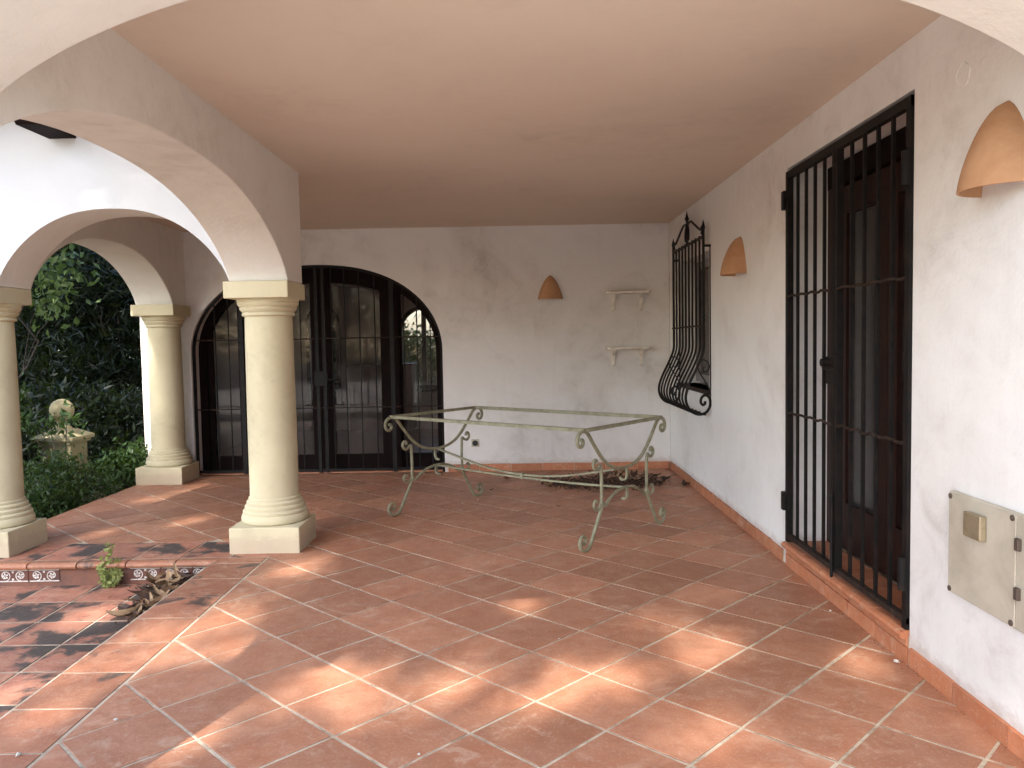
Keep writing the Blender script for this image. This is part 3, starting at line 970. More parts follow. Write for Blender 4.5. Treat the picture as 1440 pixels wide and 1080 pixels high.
for y in (6.60, 7.84):
    part(MB().lathe([(.0115, 2.26), (.016, 2.28), (.012, 2.30), (.001, 2.345)], (1.56, y, 0), 8), 'spike', 'iron', wg)
    part(MB().tube([(1.56, y, 2.13), (XR+.02, y, 2.13)], .01, 6), 'wall_bracket', 'iron', wg)
    sp = [(1.615, y, .90), (1.60, y, .955), (1.565, y, 1.02), (1.53, y, 1.075), (1.512, y, 1.13), (1.525, y, 1.175), (1.56, y, 1.19), (1.592, y, 1.17), (1.604, y, 1.13), (1.59, y, 1.095), (1.565, y, 1.09), (1.553, y, 1.11), (1.565, y, 1.13)]
    part(MB().tube(smooth_path(sp), .0055, 6), 'side_scroll', 'iron', wg)
    part(MB().tube([(XR-.006, y, .80), (XR-.006, y, 2.13)], .005, 6), 'wall_bar', 'iron', wg)
yc = 7.22
tri = [(1.56, 6.66, 2.235), (1.56, 6.63, 2.265), (1.56, 6.66, 2.29), (1.56, 6.71, 2.275), (1.56, 6.95, 2.36), (1.56, 7.08, 2.40), (1.56, 7.19, 2.39)]
part(MB().tube(smooth_path(tri), .010, 6), 'crest_arm', 'iron', wg)
part(MB().tube(smooth_path([(x, 2*yc-y, z) for x, y, z in tri]), .010, 6), 'crest_arm', 'iron', wg)
part(MB().lathe([(.010, 2.20), (.010, 2.30), (.020, 2.33), (.012, 2.36), (.010, 2.42), (.022, 2.44), (.012, 2.46), (.001, 2.515)], (1.56, yc, 0), 10), 'crest_spear', 'iron', wg)
for s in (-1, 1):
    sp = [(1.56, yc+s*.012, 2.40), (1.56, yc+s*.05, 2.36), (1.56, yc+s*.075, 2.31), (1.56, yc+s*.065, 2.255), (1.56, yc+s*.035, 2.245), (1.56, yc+s*.022, 2.275), (1.56, yc+s*.04, 2.295)]
    part(MB().tube(smooth_path(sp), .008, 6), 'crest_scroll', 'iron', wg)
sw_ = thing('small_window', 'small dark framed window recessed behind the bulging iron grille', 'window', (XR+.2, 7.26, WZ0))
xw = XR+.16
part(MB().box((xw, WY0+.001, WZ0+.02), (xw+.06, WY0+.07, WZ1)).box((xw, WY1-.07, WZ0+.02), (xw+.06, WY1-.001, WZ1)).box((xw+.001, WY0+.07, WZ1-.07), (xw+.059, WY1-.07, WZ1-.001)).box((xw+.001, WY0+.07, WZ0+.02), (xw+.059, WY1-.07, WZ0+.09)).box((xw-.001, mid*0+7.235, WZ0+.09), (xw+.058, 7.285, WZ1-.07)), 'frame', 'greypaint', sw_)
part(MB().box((xw+.040, WY0+.069, WZ0+.089), (xw+.045, WY1-.069, WZ1-.069)), 'blind', 'greypaint', sw_)
part(MB().box((xw+.028, WY0+.069, WZ0+.089), (xw+.033, WY1-.069, WZ1-.069)), 'glass_pane', 'glass', sw_)
part(MB().box((XR-.03, WY0-.03, WZ0-.035), (XR+.16, WY1+.03, WZ0+.0)), 'sill', 'rust', sw_, bevel=.004)
sw_['label'] = 'small dark framed window recessed behind the bulging iron grille'

# ------------------------------------------------------------------ clay wall lamps
def lamp(label, mtx, wdt=.128, h=.25, dep=.12):
    t = bpy.data.objects.new('clay_wall_lamp', None); col.objects.link(t)
    t.matrix_world = mtx
    tag(t, label, 'wall lamp', 'clay shades on the porch walls')
    nz, na = 18, 20
    def surf(off):
        vs = []
        for i in range(nz+1):
            s = i/nz
            z = h*(s**1.15)*(1-off*.0)
            k = (1-s**1.55)**.66 if s < 1 else 0
            wv = max(.0005, (wdt-off)*k); dv = max(.0005, (dep-off)*(k**.8))
            if s == 1: wv = dv = .004
            for j in range(na+1):
                a = PI*j/na
                # x outward from the wall, y along it
                vs.append((dv*math.sin(a), wv*math.cos(a), z + .018*math.sin(a)*(1-s)*0))
        return vs
    A = surf(0.0); B = surf(.007)
    n0 = len(A); vs = A+B; fs = []
    idx = lambda i, j: i*(na+1)+j
    for i in range(nz):
        for j in range(na):
            fs.append((idx(i, j), idx(i, j+1), idx(i+1, j+1), idx(i+1, j)))
            fs.append((n0+idx(i, j), n0+idx(i+1, j), n0+idx(i+1, j+1), n0+idx(i, j+1)))
    for j in range(na):
        fs.append((idx(0, j), n0+idx(0, j), n0+idx(0, j+1), idx(0, j+1)))
    for i in range(nz):
        fs.append((idx(i, 0), idx(i+1, 0), n0+idx(i+1, 0), n0+idx(i, 0)))
        fs.append((idx(i, na), n0+idx(i, na), n0+idx(i+1, na), idx(i+1, na)))
    o = MB().add(vs, fs, True).build('shade', 'clay', None, sharp=60); o.parent = t
    # return lip: the shade's flat lower rim folds back to the wall on one side
    o = MB().lathe([(.028, .10), (.028, .14), (.012, .15), (.012, .16)], (.035, 0, -.0), 14).build('bulb_holder', 'blackhole', None); o.parent = t
    o = MB().box((0.0005, -.035, .08), (.012, .035, .17)).build('wall_plate', 'plastic', None); o.parent = t
    return t
def on_right(y, z): return Matrix(((-1, 0, 0, XR-.001), (0, -1, 0, y), (0, 0, 1, z), (0, 0, 0, 1)))
def on_back(x, z): return Matrix(((0, 1, 0, x), (-1, 0, 0, YB-.001), (0, 0, 1, z), (0, 0, 0, 1)))
lamp('large looking clay wall lamp nearest the camera, right of the barred door', on_right(2.64, 1.845), .15, .285, .145)
lamp('clay wall lamp on the right wall between the grilled window and the barred door', on_right(5.72, 1.82), .145, .27, .145)
lamp('clay wall lamp on the back wall left of the two small shelves', on_back(.372, 1.802), .13, .25, .12)

# ------------------------------------------------------------------ small wall things
def shelf(x, z, label, tilt=0):
    t = thing('small_wall_shelf', label, 'shelf', (x, YB, z), group='small shelves on the back wall')
    pr = [(x-.225, YB-.001), (x-.225, YB-.10), (x-.20, YB-.135), (x+.20, YB-.135), (x+.225, YB-.10), (x+.225, YB-.001)]
    part(MB().prism(pr, 'z', z-.022, z+.004), 'board', 'shelf', t, bevel=.005)
    for s in (-.155, .135):
        q = [(YB-.001, z-.023), (YB-.085, z-.023), (YB-.075, z-.06), (YB-.035, z-.09), (YB-.022, z-.14), (YB-.016, z-.185), (YB-.001, z-.20)]
        part(MB().prism(q, 'x', x+s-.017, x+s+.017), 'bracket', 'shelf', t, bevel=.003)
    return t
shelf(1.185, 1.865, 'upper of the two small painted shelves on the back wall')
shelf(1.178, 1.288, 'lower of the two small painted shelves on the back wall')
sk = thing('wall_socket', 'ivory power socket low on the back wall beside the glass door', 'socket', (-.445, YB, .30))
part(MB().box((-.486, YB-.012, .262), (-.404, YB-.0005, .344)), 'face_plate', 'flapplate', sk, bevel=.004)
part(MB().lathe([(.030, 0), (.030, .003), (.018, .0032)], (0, 0, 0), 20), 'socket_well', 'blackhole', sk)
o = sk.children[-1]; 
o.data.transform(Matrix.Translation((-.445, YB, .30)))
o.data.transform(Matrix.Rotation(PI/2, 4, 'X')); o.data.transform(Matrix.Translation((0, -.012, .003)))
def ring(c, axis, r, label):
    g = MB()
    n = 28
    def P(a, rr, off):
        j = rr + .0016*math.sin(5*a)+.001*math.sin(11*a)
        if axis == 'x': return (XR-off, c[0]+j*math.cos(a), c[1]+j*math.sin(a))
        return (c[0]+j*math.cos(a), YB-off, c[1]+j*math.sin(a))
    vs = []; fs = []
    for i in range(n):
        a = 2*PI*i/n
        vs += [P(a, r, -.001), P(a, r-.003, .0035), P(a, r-.006, .0015)]
    for i in range(n):
        j = (i+1) % n
        fs += [(3*i, 3*j, 3*j+1, 3*i+1), (3*i+1, 3*j+1, 3*j+2, 3*i+2)]
    fs.append(tuple(3*i+2 for i in range(n)))
    o = g.add(vs, fs).build('junction_box_cover', 'wall' if axis == 'x' else 'backwall')
    tag(o, label, 'junction cover', 'round painted covers on the walls')
ring((2.906, 2.30), 'x', .045, 'round painted over box cover above the barred door, near the big clay lamp')
ring((5.45, 2.29), 'x', .045, 'round painted over box cover above the clay lamp beside the grilled window')
ring((-.357, 2.17), 'y', .07, 'round painted over box cover high on the back wall right of the arched door')
mbx = thing('meter_box', 'dirty beige metal meter box on the white wall at the right edge', 'meter box', (XR, 2.70, .42))
part(MB().box((XR-.022, 2.40, .418), (XR-.0005, 2.925, .797)), 'box_body', 'boxmetal', mbx, bevel=.006)
part(MB().box((XR-.027, 2.525, .424), (XR-.0225, 2.918, .791)), 'cover_plate', 'boxmetal', mbx, bevel=.002)
part(MB().box((XR-.052, 2.68, .665), (XR-.0275, 2.782, .752)), 'flap_cover', 'flap', mbx, bevel=.004)
for (y, z) in ((2.905, .435), (2.905, .78), (2.54, .78), (2.54, .435)):
    m = MB().lathe([(.010, 0), (.010, .004), (.006, .006)], (0, 0, 0), 12)
    o = m.build('screw', 'screw', None); o.data.transform(Matrix.Rotation(-PI/2, 4, 'Y')); o.data.transform(Matrix.Translation((-.027, y-2.70, z-.42))); o.parent = mbx
for z in (.54, .70):
    part(MB().box((XR-.036, 2.50, z-.02), (XR-.0225, 2.52, z+.02)), 'latch', 'screw', mbx, bevel=.002)

# ------------------------------------------------------------------ table frame
NL = Vector((-.995, 6.235, 0)); NR = Vector((.435, 5.065, 0)); FR = Vector((1.07, 5.835, 0)); FL = Vector((-.37, 7.02, 0))
cen = (NL+NR+FR+FL)/4
ex = ((NR-NL)+(FR-FL)).normalized(); ey = ((FL-NL)+(FR-NR)).normalized()
ey = (ey - ex*ey.dot(ex)).normalized()
LX = .925; LY = .497
tb = thing('iron_table_frame', 'pale green wrought iron table frame without its top, scrolled legs, standing on the tiles', 'table', (cen.x, cen.y, 0))
def TP(x, y, z): return cen + ex*x + ey*y + Vector((0, 0, z))
HT = .795
for s in (-1, 1):
    part(MB().tube([TP(-LX, s*LY, HT), TP(LX, s*LY, HT)], 1, up=(0, 0, 1), flat=(.022, .032)), 'long_rail', 'patina', tb)
    part(MB().tube([TP(s*LX, -LY+.016, HT-.0005), TP(s*LX, LY-.016, HT-.0005)], 1, up=(0, 0, 1), flat=(.021, .032)), 'short_rail', 'patina', tb)
    part(MB().tube([TP(-LX, s*(LY-.013), HT-.011), TP(LX, s*(LY-.013), HT-.011)], 1, up=(0, 0, 1), flat=(.004, .02)), 'glass_ledge', 'patina', tb)
def spiral(cx, cz, r0, r1, a0, turns, n=18):
    return [(cx+(r0+(r1-r0)*i/n)*math.cos(a0+turns*2*PI*i/n), cz+(r0+(r1-r0)*i/n)*math.sin(a0+turns*2*PI*i/n)) for i in range(n+1)]
RB = .0122
for sx in (-1, 1):
    X = sx*(LX-.012)
    # U curve with scrolls curling outwards under the corners
    half = [(0, .487), (.10, .497), (.20, .530), (.28, .585), (.345, .650), (.40, .712), (.445, .765)]
    # scroll: continue over the corner and curl down/outward
    sc1 = [(.478, .784), (.517, .788), (.552, .770), (.567, .735), (.555, .700), (.525, .690), (.503, .708), (.510, .733), (.530, .735)]
    right = smooth_path([(a, b, 0) for a, b in half+sc1], 3)
    pts = [TP(X, -p.x, p.y) for p in reversed(right)] + [TP(X, p.x, p.y) for p in right[1:]]
    part(MB().tube(pts, RB, 8), 'end_curve', 'patina', tb)
    # lower arch joining the feet
    ap = smooth_path([(-.262, .262, 0), (-.20, .30, 0), (-.11, .338, 0), (0, .350, 0), (.11, .338, 0), (.20, .30, 0), (.262, .262, 0)], 3)
    part(MB().tube([TP(X, p.x, p.y) for p in ap], RB*.9, 8), 'lower_arch', 'patina', tb)
    for sy in (-1, 1):
        # leg: small scroll on top, upright, curled knee, splayed foot with big scroll
        up_ = [(.352, .545), (.337, .575), (.348, .602), (.375, .610), (.392, .590), (.382, .568)]
        P1 = [(.365, .572), (.350, .556), (.332, .572)]
        upr = [(.368, .578), (.378, .592), (.362, .606), (.335, .596), (.326, .560)]
        # outward scroll beside the upright
        a = [(.375, .575), (.385, .590), (.375, .606), (.350, .606), (.330, .585), (.298, .56)]
        path = [(.372, .560), (.385, .552), (.398, .562), (.398, .585), (.378, .600), (.350, .592), (.322, .570), (.298, .54), (.293, .45), (.293, .36), (.296, .29)]
        path = [(.350, .560), (.352, .580), (.370, .585), (.388, .568), (.386, .540), (.362, .522), (.330, .530), (.304, .548), (.297, .50), (.294, .42), (.294, .34), (.298, .285)]
        q = smooth_path([(x, z, 0) for x, z in path], 3)
        part(MB().tube([TP(X, sy*p.x, p.y) for p in q], RB*.92, 8), 'upright', 'patina', tb)
        kn = [(.352, .300), (.362, .315), (.380, .308), (.388, .285), (.374, .262), (.345, .252), (.318, .262), (.30, .280)]
        q = smooth_path([(x, z, 0) for x, z in kn], 3)
        part(MB().tube([TP(X, sy*p.x, p.y) for p in q], RB*.8, 8), 'knee_scroll', 'patina', tb)
        ft = [(.292, .282), (.312, .235), (.345, .180), (.385, .115), (.425, .050), (.452, .020), (.490, .011), (.530, .022), (.553, .055), (.548, .092), (.520, .110), (.494, .096), (.492, .068), (.513, .058), (.524, .070)]
        q = smooth_path([(x, z, 0) for x, z in ft], 3)
        part(MB().tube([TP(X, sy*p.x, p.y) for p in q], RB*1.0, 8), 'leg', 'patina', tb)
        part(MB().tube([TP(X-.016, sy*.293, .283), TP(X+.016, sy*.293, .283)], .012, 8), 'rivet', 'patina', tb)
# stretchers with hooked ends
upth = [(-.895, .395), (-.925, .40), (-.94, .43), (-.94, .47), (-.925, .490), (-.90, .484), (-.62, .425), (-.33, .372), (0, .352), (.33, .372), (.62, .422), (.88, .482), (.905, .487), (.925, .478), (.93, .44), (.92, .41), (.89, .402), (.875, .418)]
q = smooth_path([(x, z, 0) for x, z in upth], 4)
part(MB().tube([TP(p.x, 0, p.y) for p in q], 1, up=tuple(ey), flat=(.018, .014)), 'stretcher', 'patina', tb)
lowr = [(-.885, .272), (-.92, .276), (-.935, .30), (-.93, .335), (-.90, .345), (-.6, .338), (-.3, .332), (0, .331), (.3, .332), (.6, .338), (.90, .350), (.925, .34), (.93, .30), (.92, .276), (.885, .27)]
q = smooth_path([(x, z, 0) for x, z in lowr], 4)
part(MB().tube([TP(p.x, 0, p.y) for p in q], 1, up=tuple(ey), flat=(.018, .014)), 'stretcher', 'patina', tb)
part(MB().tube([TP(-.012, 0, .342), TP(.012, 0, .342)], 1, up=(0, 0, 1), flat=(.046, .028)), 'collar', 'patina', tb)

# ------------------------------------------------------------------ leaves, litter
def dry_leaf(mb, c, L, wd_, rot, tilt, curl):
    R = Matrix.Rotation(rot, 3, 'Z') @ Matrix.Rotation(tilt[0], 3, 'X') @ Matrix.Rotation(tilt[1], 3, 'Y')
    vs = []
    ns = 6
    for i in range(ns+1):
        t = i/ns
        wv = wd_*math.sin(PI*min(.98, max(.03, t)))**.7
        x = (t-.5)*L
        zc = curl*L*(4*(t-.5)**2)
        for s in (-1, 0, 1):
            vs.append(Vector(c)+R @ Vector((x, s*wv/2, zc + abs(s)*wv*.28)))
    fs = []
    for i in range(ns):
        for s in range(2):
            fs.append((3*i+s, 3*i+s+1, 3*i+s+4, 3*i+s+3))
    mb.add(vs, fs, True)
pile = thing('dry_leaf_pile', 'heap of large dry brown leaves in the corner of the step on the lower terrace', 'leaf pile', (-2.1, 4.8, LOW))
for i in range(64):
    t = rnd.random()**.8
    yy = 5.02 - t*.78
    xx = -1.99 - rnd.random()*(.34-.12*t)
    zz = LOW+.03+rnd.random()*.13*(1-t*.45)*max(0, 1-(abs(xx+2.0))/.42)
    mb = MB()
    dry_leaf(mb, (xx, yy, zz), rnd.uniform(.09, .19), rnd.uniform(.03, .06), rnd.uniform(0, 6.28), (rnd.gauss(0, .45), rnd.gauss(0, .35)), rnd.uniform(-.1, .35))
    part(mb, 'dry_leaf', 'dry' if rnd.random() < .45 else 'drydark', pile, fix=False)
mb = MB()
for i in range(900):
    t = rnd.random(); yy = 5.03 - t*.9 + rnd.gauss(0, .03); xx = -1.985 - abs(rnd.gauss(0, .16*(1.3-t)))
    dry_leaf(mb, (xx, min(yy, 5.03), LOW+.006+rnd.random()*.05*(1-t)), rnd.uniform(.015, .05), rnd.uniform(.006, .018), rnd.uniform(0, 6.28), (rnd.gauss(0, .5), rnd.gauss(0, .4)), .2)
db = part(mb, 'leaf_debris', 'drydark', pile, fix=False); db['kind'] = 'stuff'

bp = thing('swept_leaf_litter', 'dark heap of rotten leaves on the floor at the foot of the back wall behind the table', 'leaf pile', (1.0, 7.6, 0))
mb = MB()
for i in range(900):
    a = rnd.random()
    xx = .30 + a*1.05 + rnd.gauss(0, .05); yy = 7.62 + rnd.gauss(0, .13) - .45*math.sin(a*PI)*rnd.random()
    hh = .045*math.exp(-((xx-.85)/.35)**2)*rnd.random()
    dry_leaf(mb, (xx, min(yy, 8.2), .008+hh), rnd.uniform(.02, .07), rnd.uniform(.008, .024), rnd.uniform(0, 6.28), (rnd.gauss(0, .4), rnd.gauss(0, .3)), .25)
db = part(mb, 'leaf_debris', 'drydark', bp, fix=False); db['kind'] = 'stuff'
for i in range(22):
    mb = MB(); a = rnd.random()
    dry_leaf(mb, (.35+a*1.0, 7.62+rnd.gauss(0, .14), .03+rnd.random()*.03), rnd.uniform(.09, .16), rnd.uniform(.03, .05), rnd.uniform(0, 6.28), (rnd.gauss(0, .3), rnd.gauss(0, .3)), .25)
    part(mb, 'dry_leaf', 'drydark' if rnd.random() < .7 else 'dry', bp, fix=False)
LD = [(-.12, 7.80, .13, 'dryred', 'curled rust red leaf on the floor near the back wall, left of the leaf heap'),
      (-.25, 7.24, .06, 'drydark', 'small dark leaf on the tiles behind the table middle'),
      (.33, 6.47, .05, 'drydark', 'tiny dark leaf on the tiles under the table frame'),
      (1.42, 7.62, .14, 'drydark', 'dark curled leaf right of the leaf heap'),
      (1.55, 7.32, .12, 'drydark', 'dark leaf lying against the skirting of the right wall'),
      (.28, 7.38, .16, 'dry', 'pale dry leaf at the front left of the leaf heap')]
for x, y, L, m, lb in LD:
    mb = MB(); dry_leaf(mb, (x, y, .008), L, L*.42, rnd.uniform(0, 6.28), (.15, .1), .3)
    if L > .1: dry_leaf(mb, (x+.02, y+.03, .01), L*.6, L*.3, rnd.uniform(0, 6.28), (.3, .1), .3)
    tag(mb.build('fallen_leaf', m, None, fix=False), lb, 'leaf', 'single leaves on the porch floor')
LP = [(-1.504, 2.862, .014, 'white plaster crumb beside the border joint in the near left foreground'), (-1.715, 2.619, .014, 'white plaster crumb on the border tiles nearest the camera'),
      (-.348, 2.584, .009, 'white plaster crumb on the nearest joint in the middle foreground'), (.176, 3.594, .008, 'white plaster crumb on a joint in front of the table'),
      (1.545, 3.90, .012, 'white plaster crumb on the tile below the barred door step'), (1.575, 3.27, .018, 'white plaster chip at the skirting below the right end of the step'),
      (-.35, 6.809, .016, 'larger white crumb under the left end of the table'), (-.479, 6.699, .010, 'small white crumb left of another under the table')]
for x, y, s, lb in LP:
    bm = bmesh.new(); bmesh.ops.create_icosphere(bm, subdivisions=1, radius=s*.75)
    for v in bm.verts:
        v.co *= rnd.uniform(.6, 1.2); v.co.z *= .6
    me = bpy.data.meshes.new('plaster_crumb'); bm.to_mesh(me); bm.free(); me.materials.append(M['stone'])
    o = link('plaster_crumb', me, None, (x, y, s*.45)); tag(o, lb, 'crumb', 'white crumbs on the tiles')
# grit along the walls: nobody could count it
mb = MB()
def grit(x, y, z, s):
    a = rnd.uniform(0, 6.28)
    mb.add([(x+s*math.cos(a), y+s*math.sin(a), z), (x+s*math.cos(a+2.1), y+s*math.sin(a+2.1), z), (x+s*math.cos(a+4.2), y+s*math.sin(a+4.2), z), (x, y, z+s*.8)], [(0, 1, 3), (1, 2, 3), (2, 0, 3)])
for i in range(520):
    k = rnd.random()
    if k < .35: grit(XR-.012-abs(rnd.gauss(0, .02)), rnd.uniform(2.2, 8.3), .001, rnd.uniform(.001, .004))
    elif k < .55: grit(rnd.uniform(-.7, 1.6), YB-.015-abs(rnd.gauss(0, .04)), .001, rnd.uniform(.002, .006))
    elif k < .72: grit(XR-.006, rnd.uniform(4.8, 8.3), .078, rnd.uniform(.002, .006))
    else: grit(rnd.uniform(-3.3, 1.6), rnd.uniform(2.3, 8.2), .001, rnd.uniform(.001, .0028))
tag(mb.build('grit', 'drydark', None, fix=False), 'fine dark grit scattered over the porch floor and skirting', 'grit', kind='stuff')

# ------------------------------------------------------------------ foliage
def leaf_cloud(name, mat, cents, counts, sig, L, aspect, parent, seed, droop=.2, updir=None, dapple_gaps=()):
    """many folded leaf blades around clump centres, one mesh"""
    rg = np.random.default_rng(seed)
    C = np.repeat(np.asarray(cents, float), counts, axis=0)
    S = np.repeat(np.asarray(sig, float).reshape(-1, 1) if np.ndim(sig) == 1 else np.full((len(cents), 1), sig), counts, axis=0)
    n = len(C)
    P = C + rg.normal(size=(n, 3))*S*[1, 1, .8]
    if dapple_gaps:                    # leaves cut out along sun rays to put dapples at chosen floor spots
        kill = np.zeros(n, bool)
        dv = -np.array(tv)
        for gx, gy, gr in dapple_gaps:
            q = P - np.array([gx, gy, 0.0])
            dist = np.linalg.norm(q - np.outer(q @ dv, dv), axis=1)
            kill |= dist < gr*(1 + .25*np.sin(3*np.arctan2(q[:, 0]-4*q[:, 2], q[:, 1])))
        P = P[~kill | (rg.random(n) < .15)]
        n = len(P)
    d = rg.normal(size=(n, 3)); d[:, 2] -= droop
    if updir is not None: d += np.array(updir)
    d /= np.linalg.norm(d, axis=1)[:, None]
    s = np.cross(d, rg.normal(size=(n, 3))); s /= np.linalg.norm(s, axis=1)[:, None]
    nn = np.cross(d, s)
    ln = (L*rg.uniform(.6, 1.3, size=(n, 1)))
    wd_ = ln*aspect
    a = P; b = P + d*ln*.45 + s*wd_*.5 + nn*wd_*.18; c = P + d*ln; e = P + d*ln*.45 - s*wd_*.5 + nn*wd_*.18
    V = np.stack([a, b, c, e], 1).reshape(-1, 3)
    me = bpy.data.meshes.new(name)
    me.vertices.add(4*n); me.vertices.foreach_set('co', V.ravel())
    me.loops.add(6*n)
    i0 = np.arange(n)*4
    F = np.stack([i0, i0+1, i0+2, i0, i0+2, i0+3], 1).ravel()
    me.loops.foreach_set('vertex_index', F.astype(np.int32))
    me.polygons.add(2*n)
    me.polygons.foreach_set('loop_start', (np.arange(2*n)*3).astype(np.int32))
    me.update(calc_edges=True); me.validate()
    me.materials.append(M[mat])
    o = bpy.data.objects.new(name, me); col.objects.link(o); o.parent = parent
    return o

def ell(rg, n, c, r, shell=.0):
    out = []
    while len(out) < n:
        p = rg.uniform(-1, 1, 3); l = np.linalg.norm(p)
        if l <= 1 and l >= shell: out.append(np.array(c)+p*np.array(r))
    return out

def trunk(parent, base, top, r0, r1, mat='bark', wob=.1, seed=0, nm='trunk'):
    rg = random.Random(seed)
    base = Vector(base); top = Vector(top); pts = []; rr = []
    for i in range(9):
        t = i/8
        p = base.lerp(top, t)
        if 0 < i: p += Vector((rg.gauss(0, wob), rg.gauss(0, wob), 0))
        pts.append(p); rr.append(r0+(r1-r0)*t)
    part(MB().tube(pts, rr, 10), nm, mat, parent)

def tree(name, label, base, h, crown_c, crown_r, nclump, nleaf, L, mat, seed, cat='tree', aspect=.45, sig=.35, limbs=5, tr=.16, group=None, shell=0.0, keep=None, dapple_gaps=()):
    t = thing(name, label, cat, (0, 0, 0), group)
    keep = keep or (lambda p: True)
    trunk(t, base, (crown_c[0], crown_c[1], crown_c[2]-crown_r[2]*.3), tr, tr*.5, seed=seed)
    rg = np.random.default_rng(seed)
    cs = ell(rg, nclump, crown_c, crown_r, shell)
    cs = [p for p in cs if keep(p)]
    for k in range(limbs):
        e = cs[k]
        st = Vector(base).lerp(Vector(crown_c), .55+.08*k/limbs)
        part(MB().tube([st, st.lerp(Vector(e), .5)+Vector((0, 0, .15)), Vector(e)], [tr*.4, tr*.25, tr*.08], 7), 'limb', 'bark', t)
    leaf_cloud('crown', mat, cs, nleaf//nclump, sig, L, aspect, t, seed, dapple_gaps=dapple_gaps)
    return t
gd = MB().box((-60, -60, -.6), (60, 90, -.33)).build('garden_ground', 'soil', None)
tag(gd, 'dark garden ground around the house', None, kind='structure')
bed = MB().box((-9, 5.12, -.33), (XG-.004, 16, -.20)).build('planting_bed', 'soil', None)
tag(bed, 'dark soil of the planting bed beside the left bay', None, kind='structure')

# unseen trees: the first dapples the porch floor, the next two add shade
tree('shade_tree', 'tall leafy shade tree behind and left of the camera', (-5.6, -8.0, -.33), 8, (-4.3, -5.3, 10.5), (5.9, 3.9, 2.0), 520, 112000, .14, 'leaf_mid', 11, sig=.32, tr=.2, group='shade trees of the garden',
     dapple_gaps=[(-1.44, 4.08, .17), (-1.18, 3.6, .15), (-1.51, 3.61, .18), (-.73, 3.13, .19), (-.5, 3.0, .17), (-.27, 3.11, .18), (-.07, 2.95, .14), (.16, 3.12, .19),  # floor spots to be lit through the carved crown openings
           (.4, 3.2, .14), (-.24, 4.4, .15), (.01, 4.06, .13), (-1.35, 4.93, .16), (-.91, 5.95, .14), (-.67, 6.17, .1), (.7, 3.86, .13), (.84, 3.46, .16), (1.40, 3.27, .12),
           (-3.24, 7.18, .2), (-2.92, 7.72, .16), (-.92, 7.32, .12), (-1.79, 3.34, .18), (-1.8, 3.04, .16), (-1.82, 3.81, .15), (1.1, 4.26, .1), (-1.09, 2.92, .12), (.68, 2.71, .13), (-1.2, 2.69, .14),
           (-2.5, 4.3, .15), (-2.9, 3.6, .15), (-2.4, 3.3, .13), (-2.6, 6.2, .14), (-3.1, 5.9, .12)])
tree('shade_tree', 'second leafy tree left of the terrace, unseen and added for its shade', (-12.0, 1.5, -.33), 8, (-11.5, 2.8, 5.4), (2.6, 3.6, 2.4), 150, 20000, .13, 'leaf_mid', 12, sig=.36, tr=.2, group='shade trees of the garden')  # added to cast shade over the garden
tree('shade_tree', 'unseen broad tree added over the planting bed to block sky light', (-8.6, 6.5, -.33), 8, (-7.6, 7.4, 5.2), (3.0, 3.8, 1.7), 190, 26000, .14, 'leaf_dark', 14, sig=.36, tr=.2, group='shade trees of the garden')  # added to keep sky light off the oleanders and facade
tree('shade_tree', 'leafy tree behind the camera on the right', (6.5, -11.0, -.33), 8, (6.4, -10.5, 6.4), (2.6, 2.2, 2.0), 90, 11000, .14, 'leaf_mid', 13, sig=.36, tr=.2, group='shade trees of the garden')

# dark wall of oleander and trees seen through the garden arch
for i, (x, y, rx, ry, rz, zc) in enumerate([(-5.6, 11.6, 1.3, .9, 2.2, 1.7), (-7.4, 12.0, 1.4, 1.0, 2.4, 1.8), (-9.2, 12.3, 1.4, 1.0, 2.4, 1.8), (-11.2, 12.6, 1.6, 1.0, 2.6, 1.9)]):
    lb = ['dark oleander shrub right behind the ball topped pier', 'dark oleander shrub left of the ball topped pier', 'dense dark oleander farther left behind the left column', 'dense dark oleander hidden at the far left of the garden'][i]
    t = thing('oleander_shrub', lb, 'shrub', (0, 0, 0), 'dark oleanders in the garden')
    rg = np.random.default_rng(40+i)
    cs = ell(rg, 150, (x, y, zc), (rx, ry, rz))
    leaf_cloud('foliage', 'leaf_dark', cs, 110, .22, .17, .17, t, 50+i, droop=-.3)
    for k in range(7):
        e = cs[k]
        part(MB().tube([(x+rnd.uniform(-.3, .3), y+rnd.uniform(-.2, .2), -.25), tuple(e)], [.03, .012], 6), 'stem', 'bark', t)
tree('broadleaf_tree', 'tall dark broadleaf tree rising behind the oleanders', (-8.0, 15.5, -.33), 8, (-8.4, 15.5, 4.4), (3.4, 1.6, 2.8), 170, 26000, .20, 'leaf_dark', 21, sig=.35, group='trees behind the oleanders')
tree('broadleaf_tree', 'slender tree with leaves coloured pale as light glints, seen high in the garden arch', (-6.9, 10.3, -.33), 6, (-5.75, 9.8, 2.2), (.50, .4, .42), 16, 260, .13, 'leaf_lit', 22, sig=.14, aspect=.5, tr=.02, limbs=2, group='trees behind the oleanders')  # pale leaf colour imitates sky glints
tree('broadleaf_tree', 'wide dark tree at the right behind the oleanders, beside the house', (-5.4, 15.0, -.33), 7, (-4.6, 15.0, 4.0), (2.4, 1.4, 3.2), 130, 18000, .2, 'leaf_dark', 23, sig=.35, group='trees behind the oleanders')

bh = thing('hedge', 'tall dark hedge closing the garden far behind the oleanders', 'hedge', (0, 0, 0))
rg = np.random.default_rng(6)
cs = [np.array([rg.uniform(-19, -4.4), 18.5+rg.normal()*.4, rg.uniform(-.2, 4.6)]) for _ in range(420)]
leaf_cloud('foliage', 'leaf_dark', cs, 90, .38, .26, .45, bh, 78)
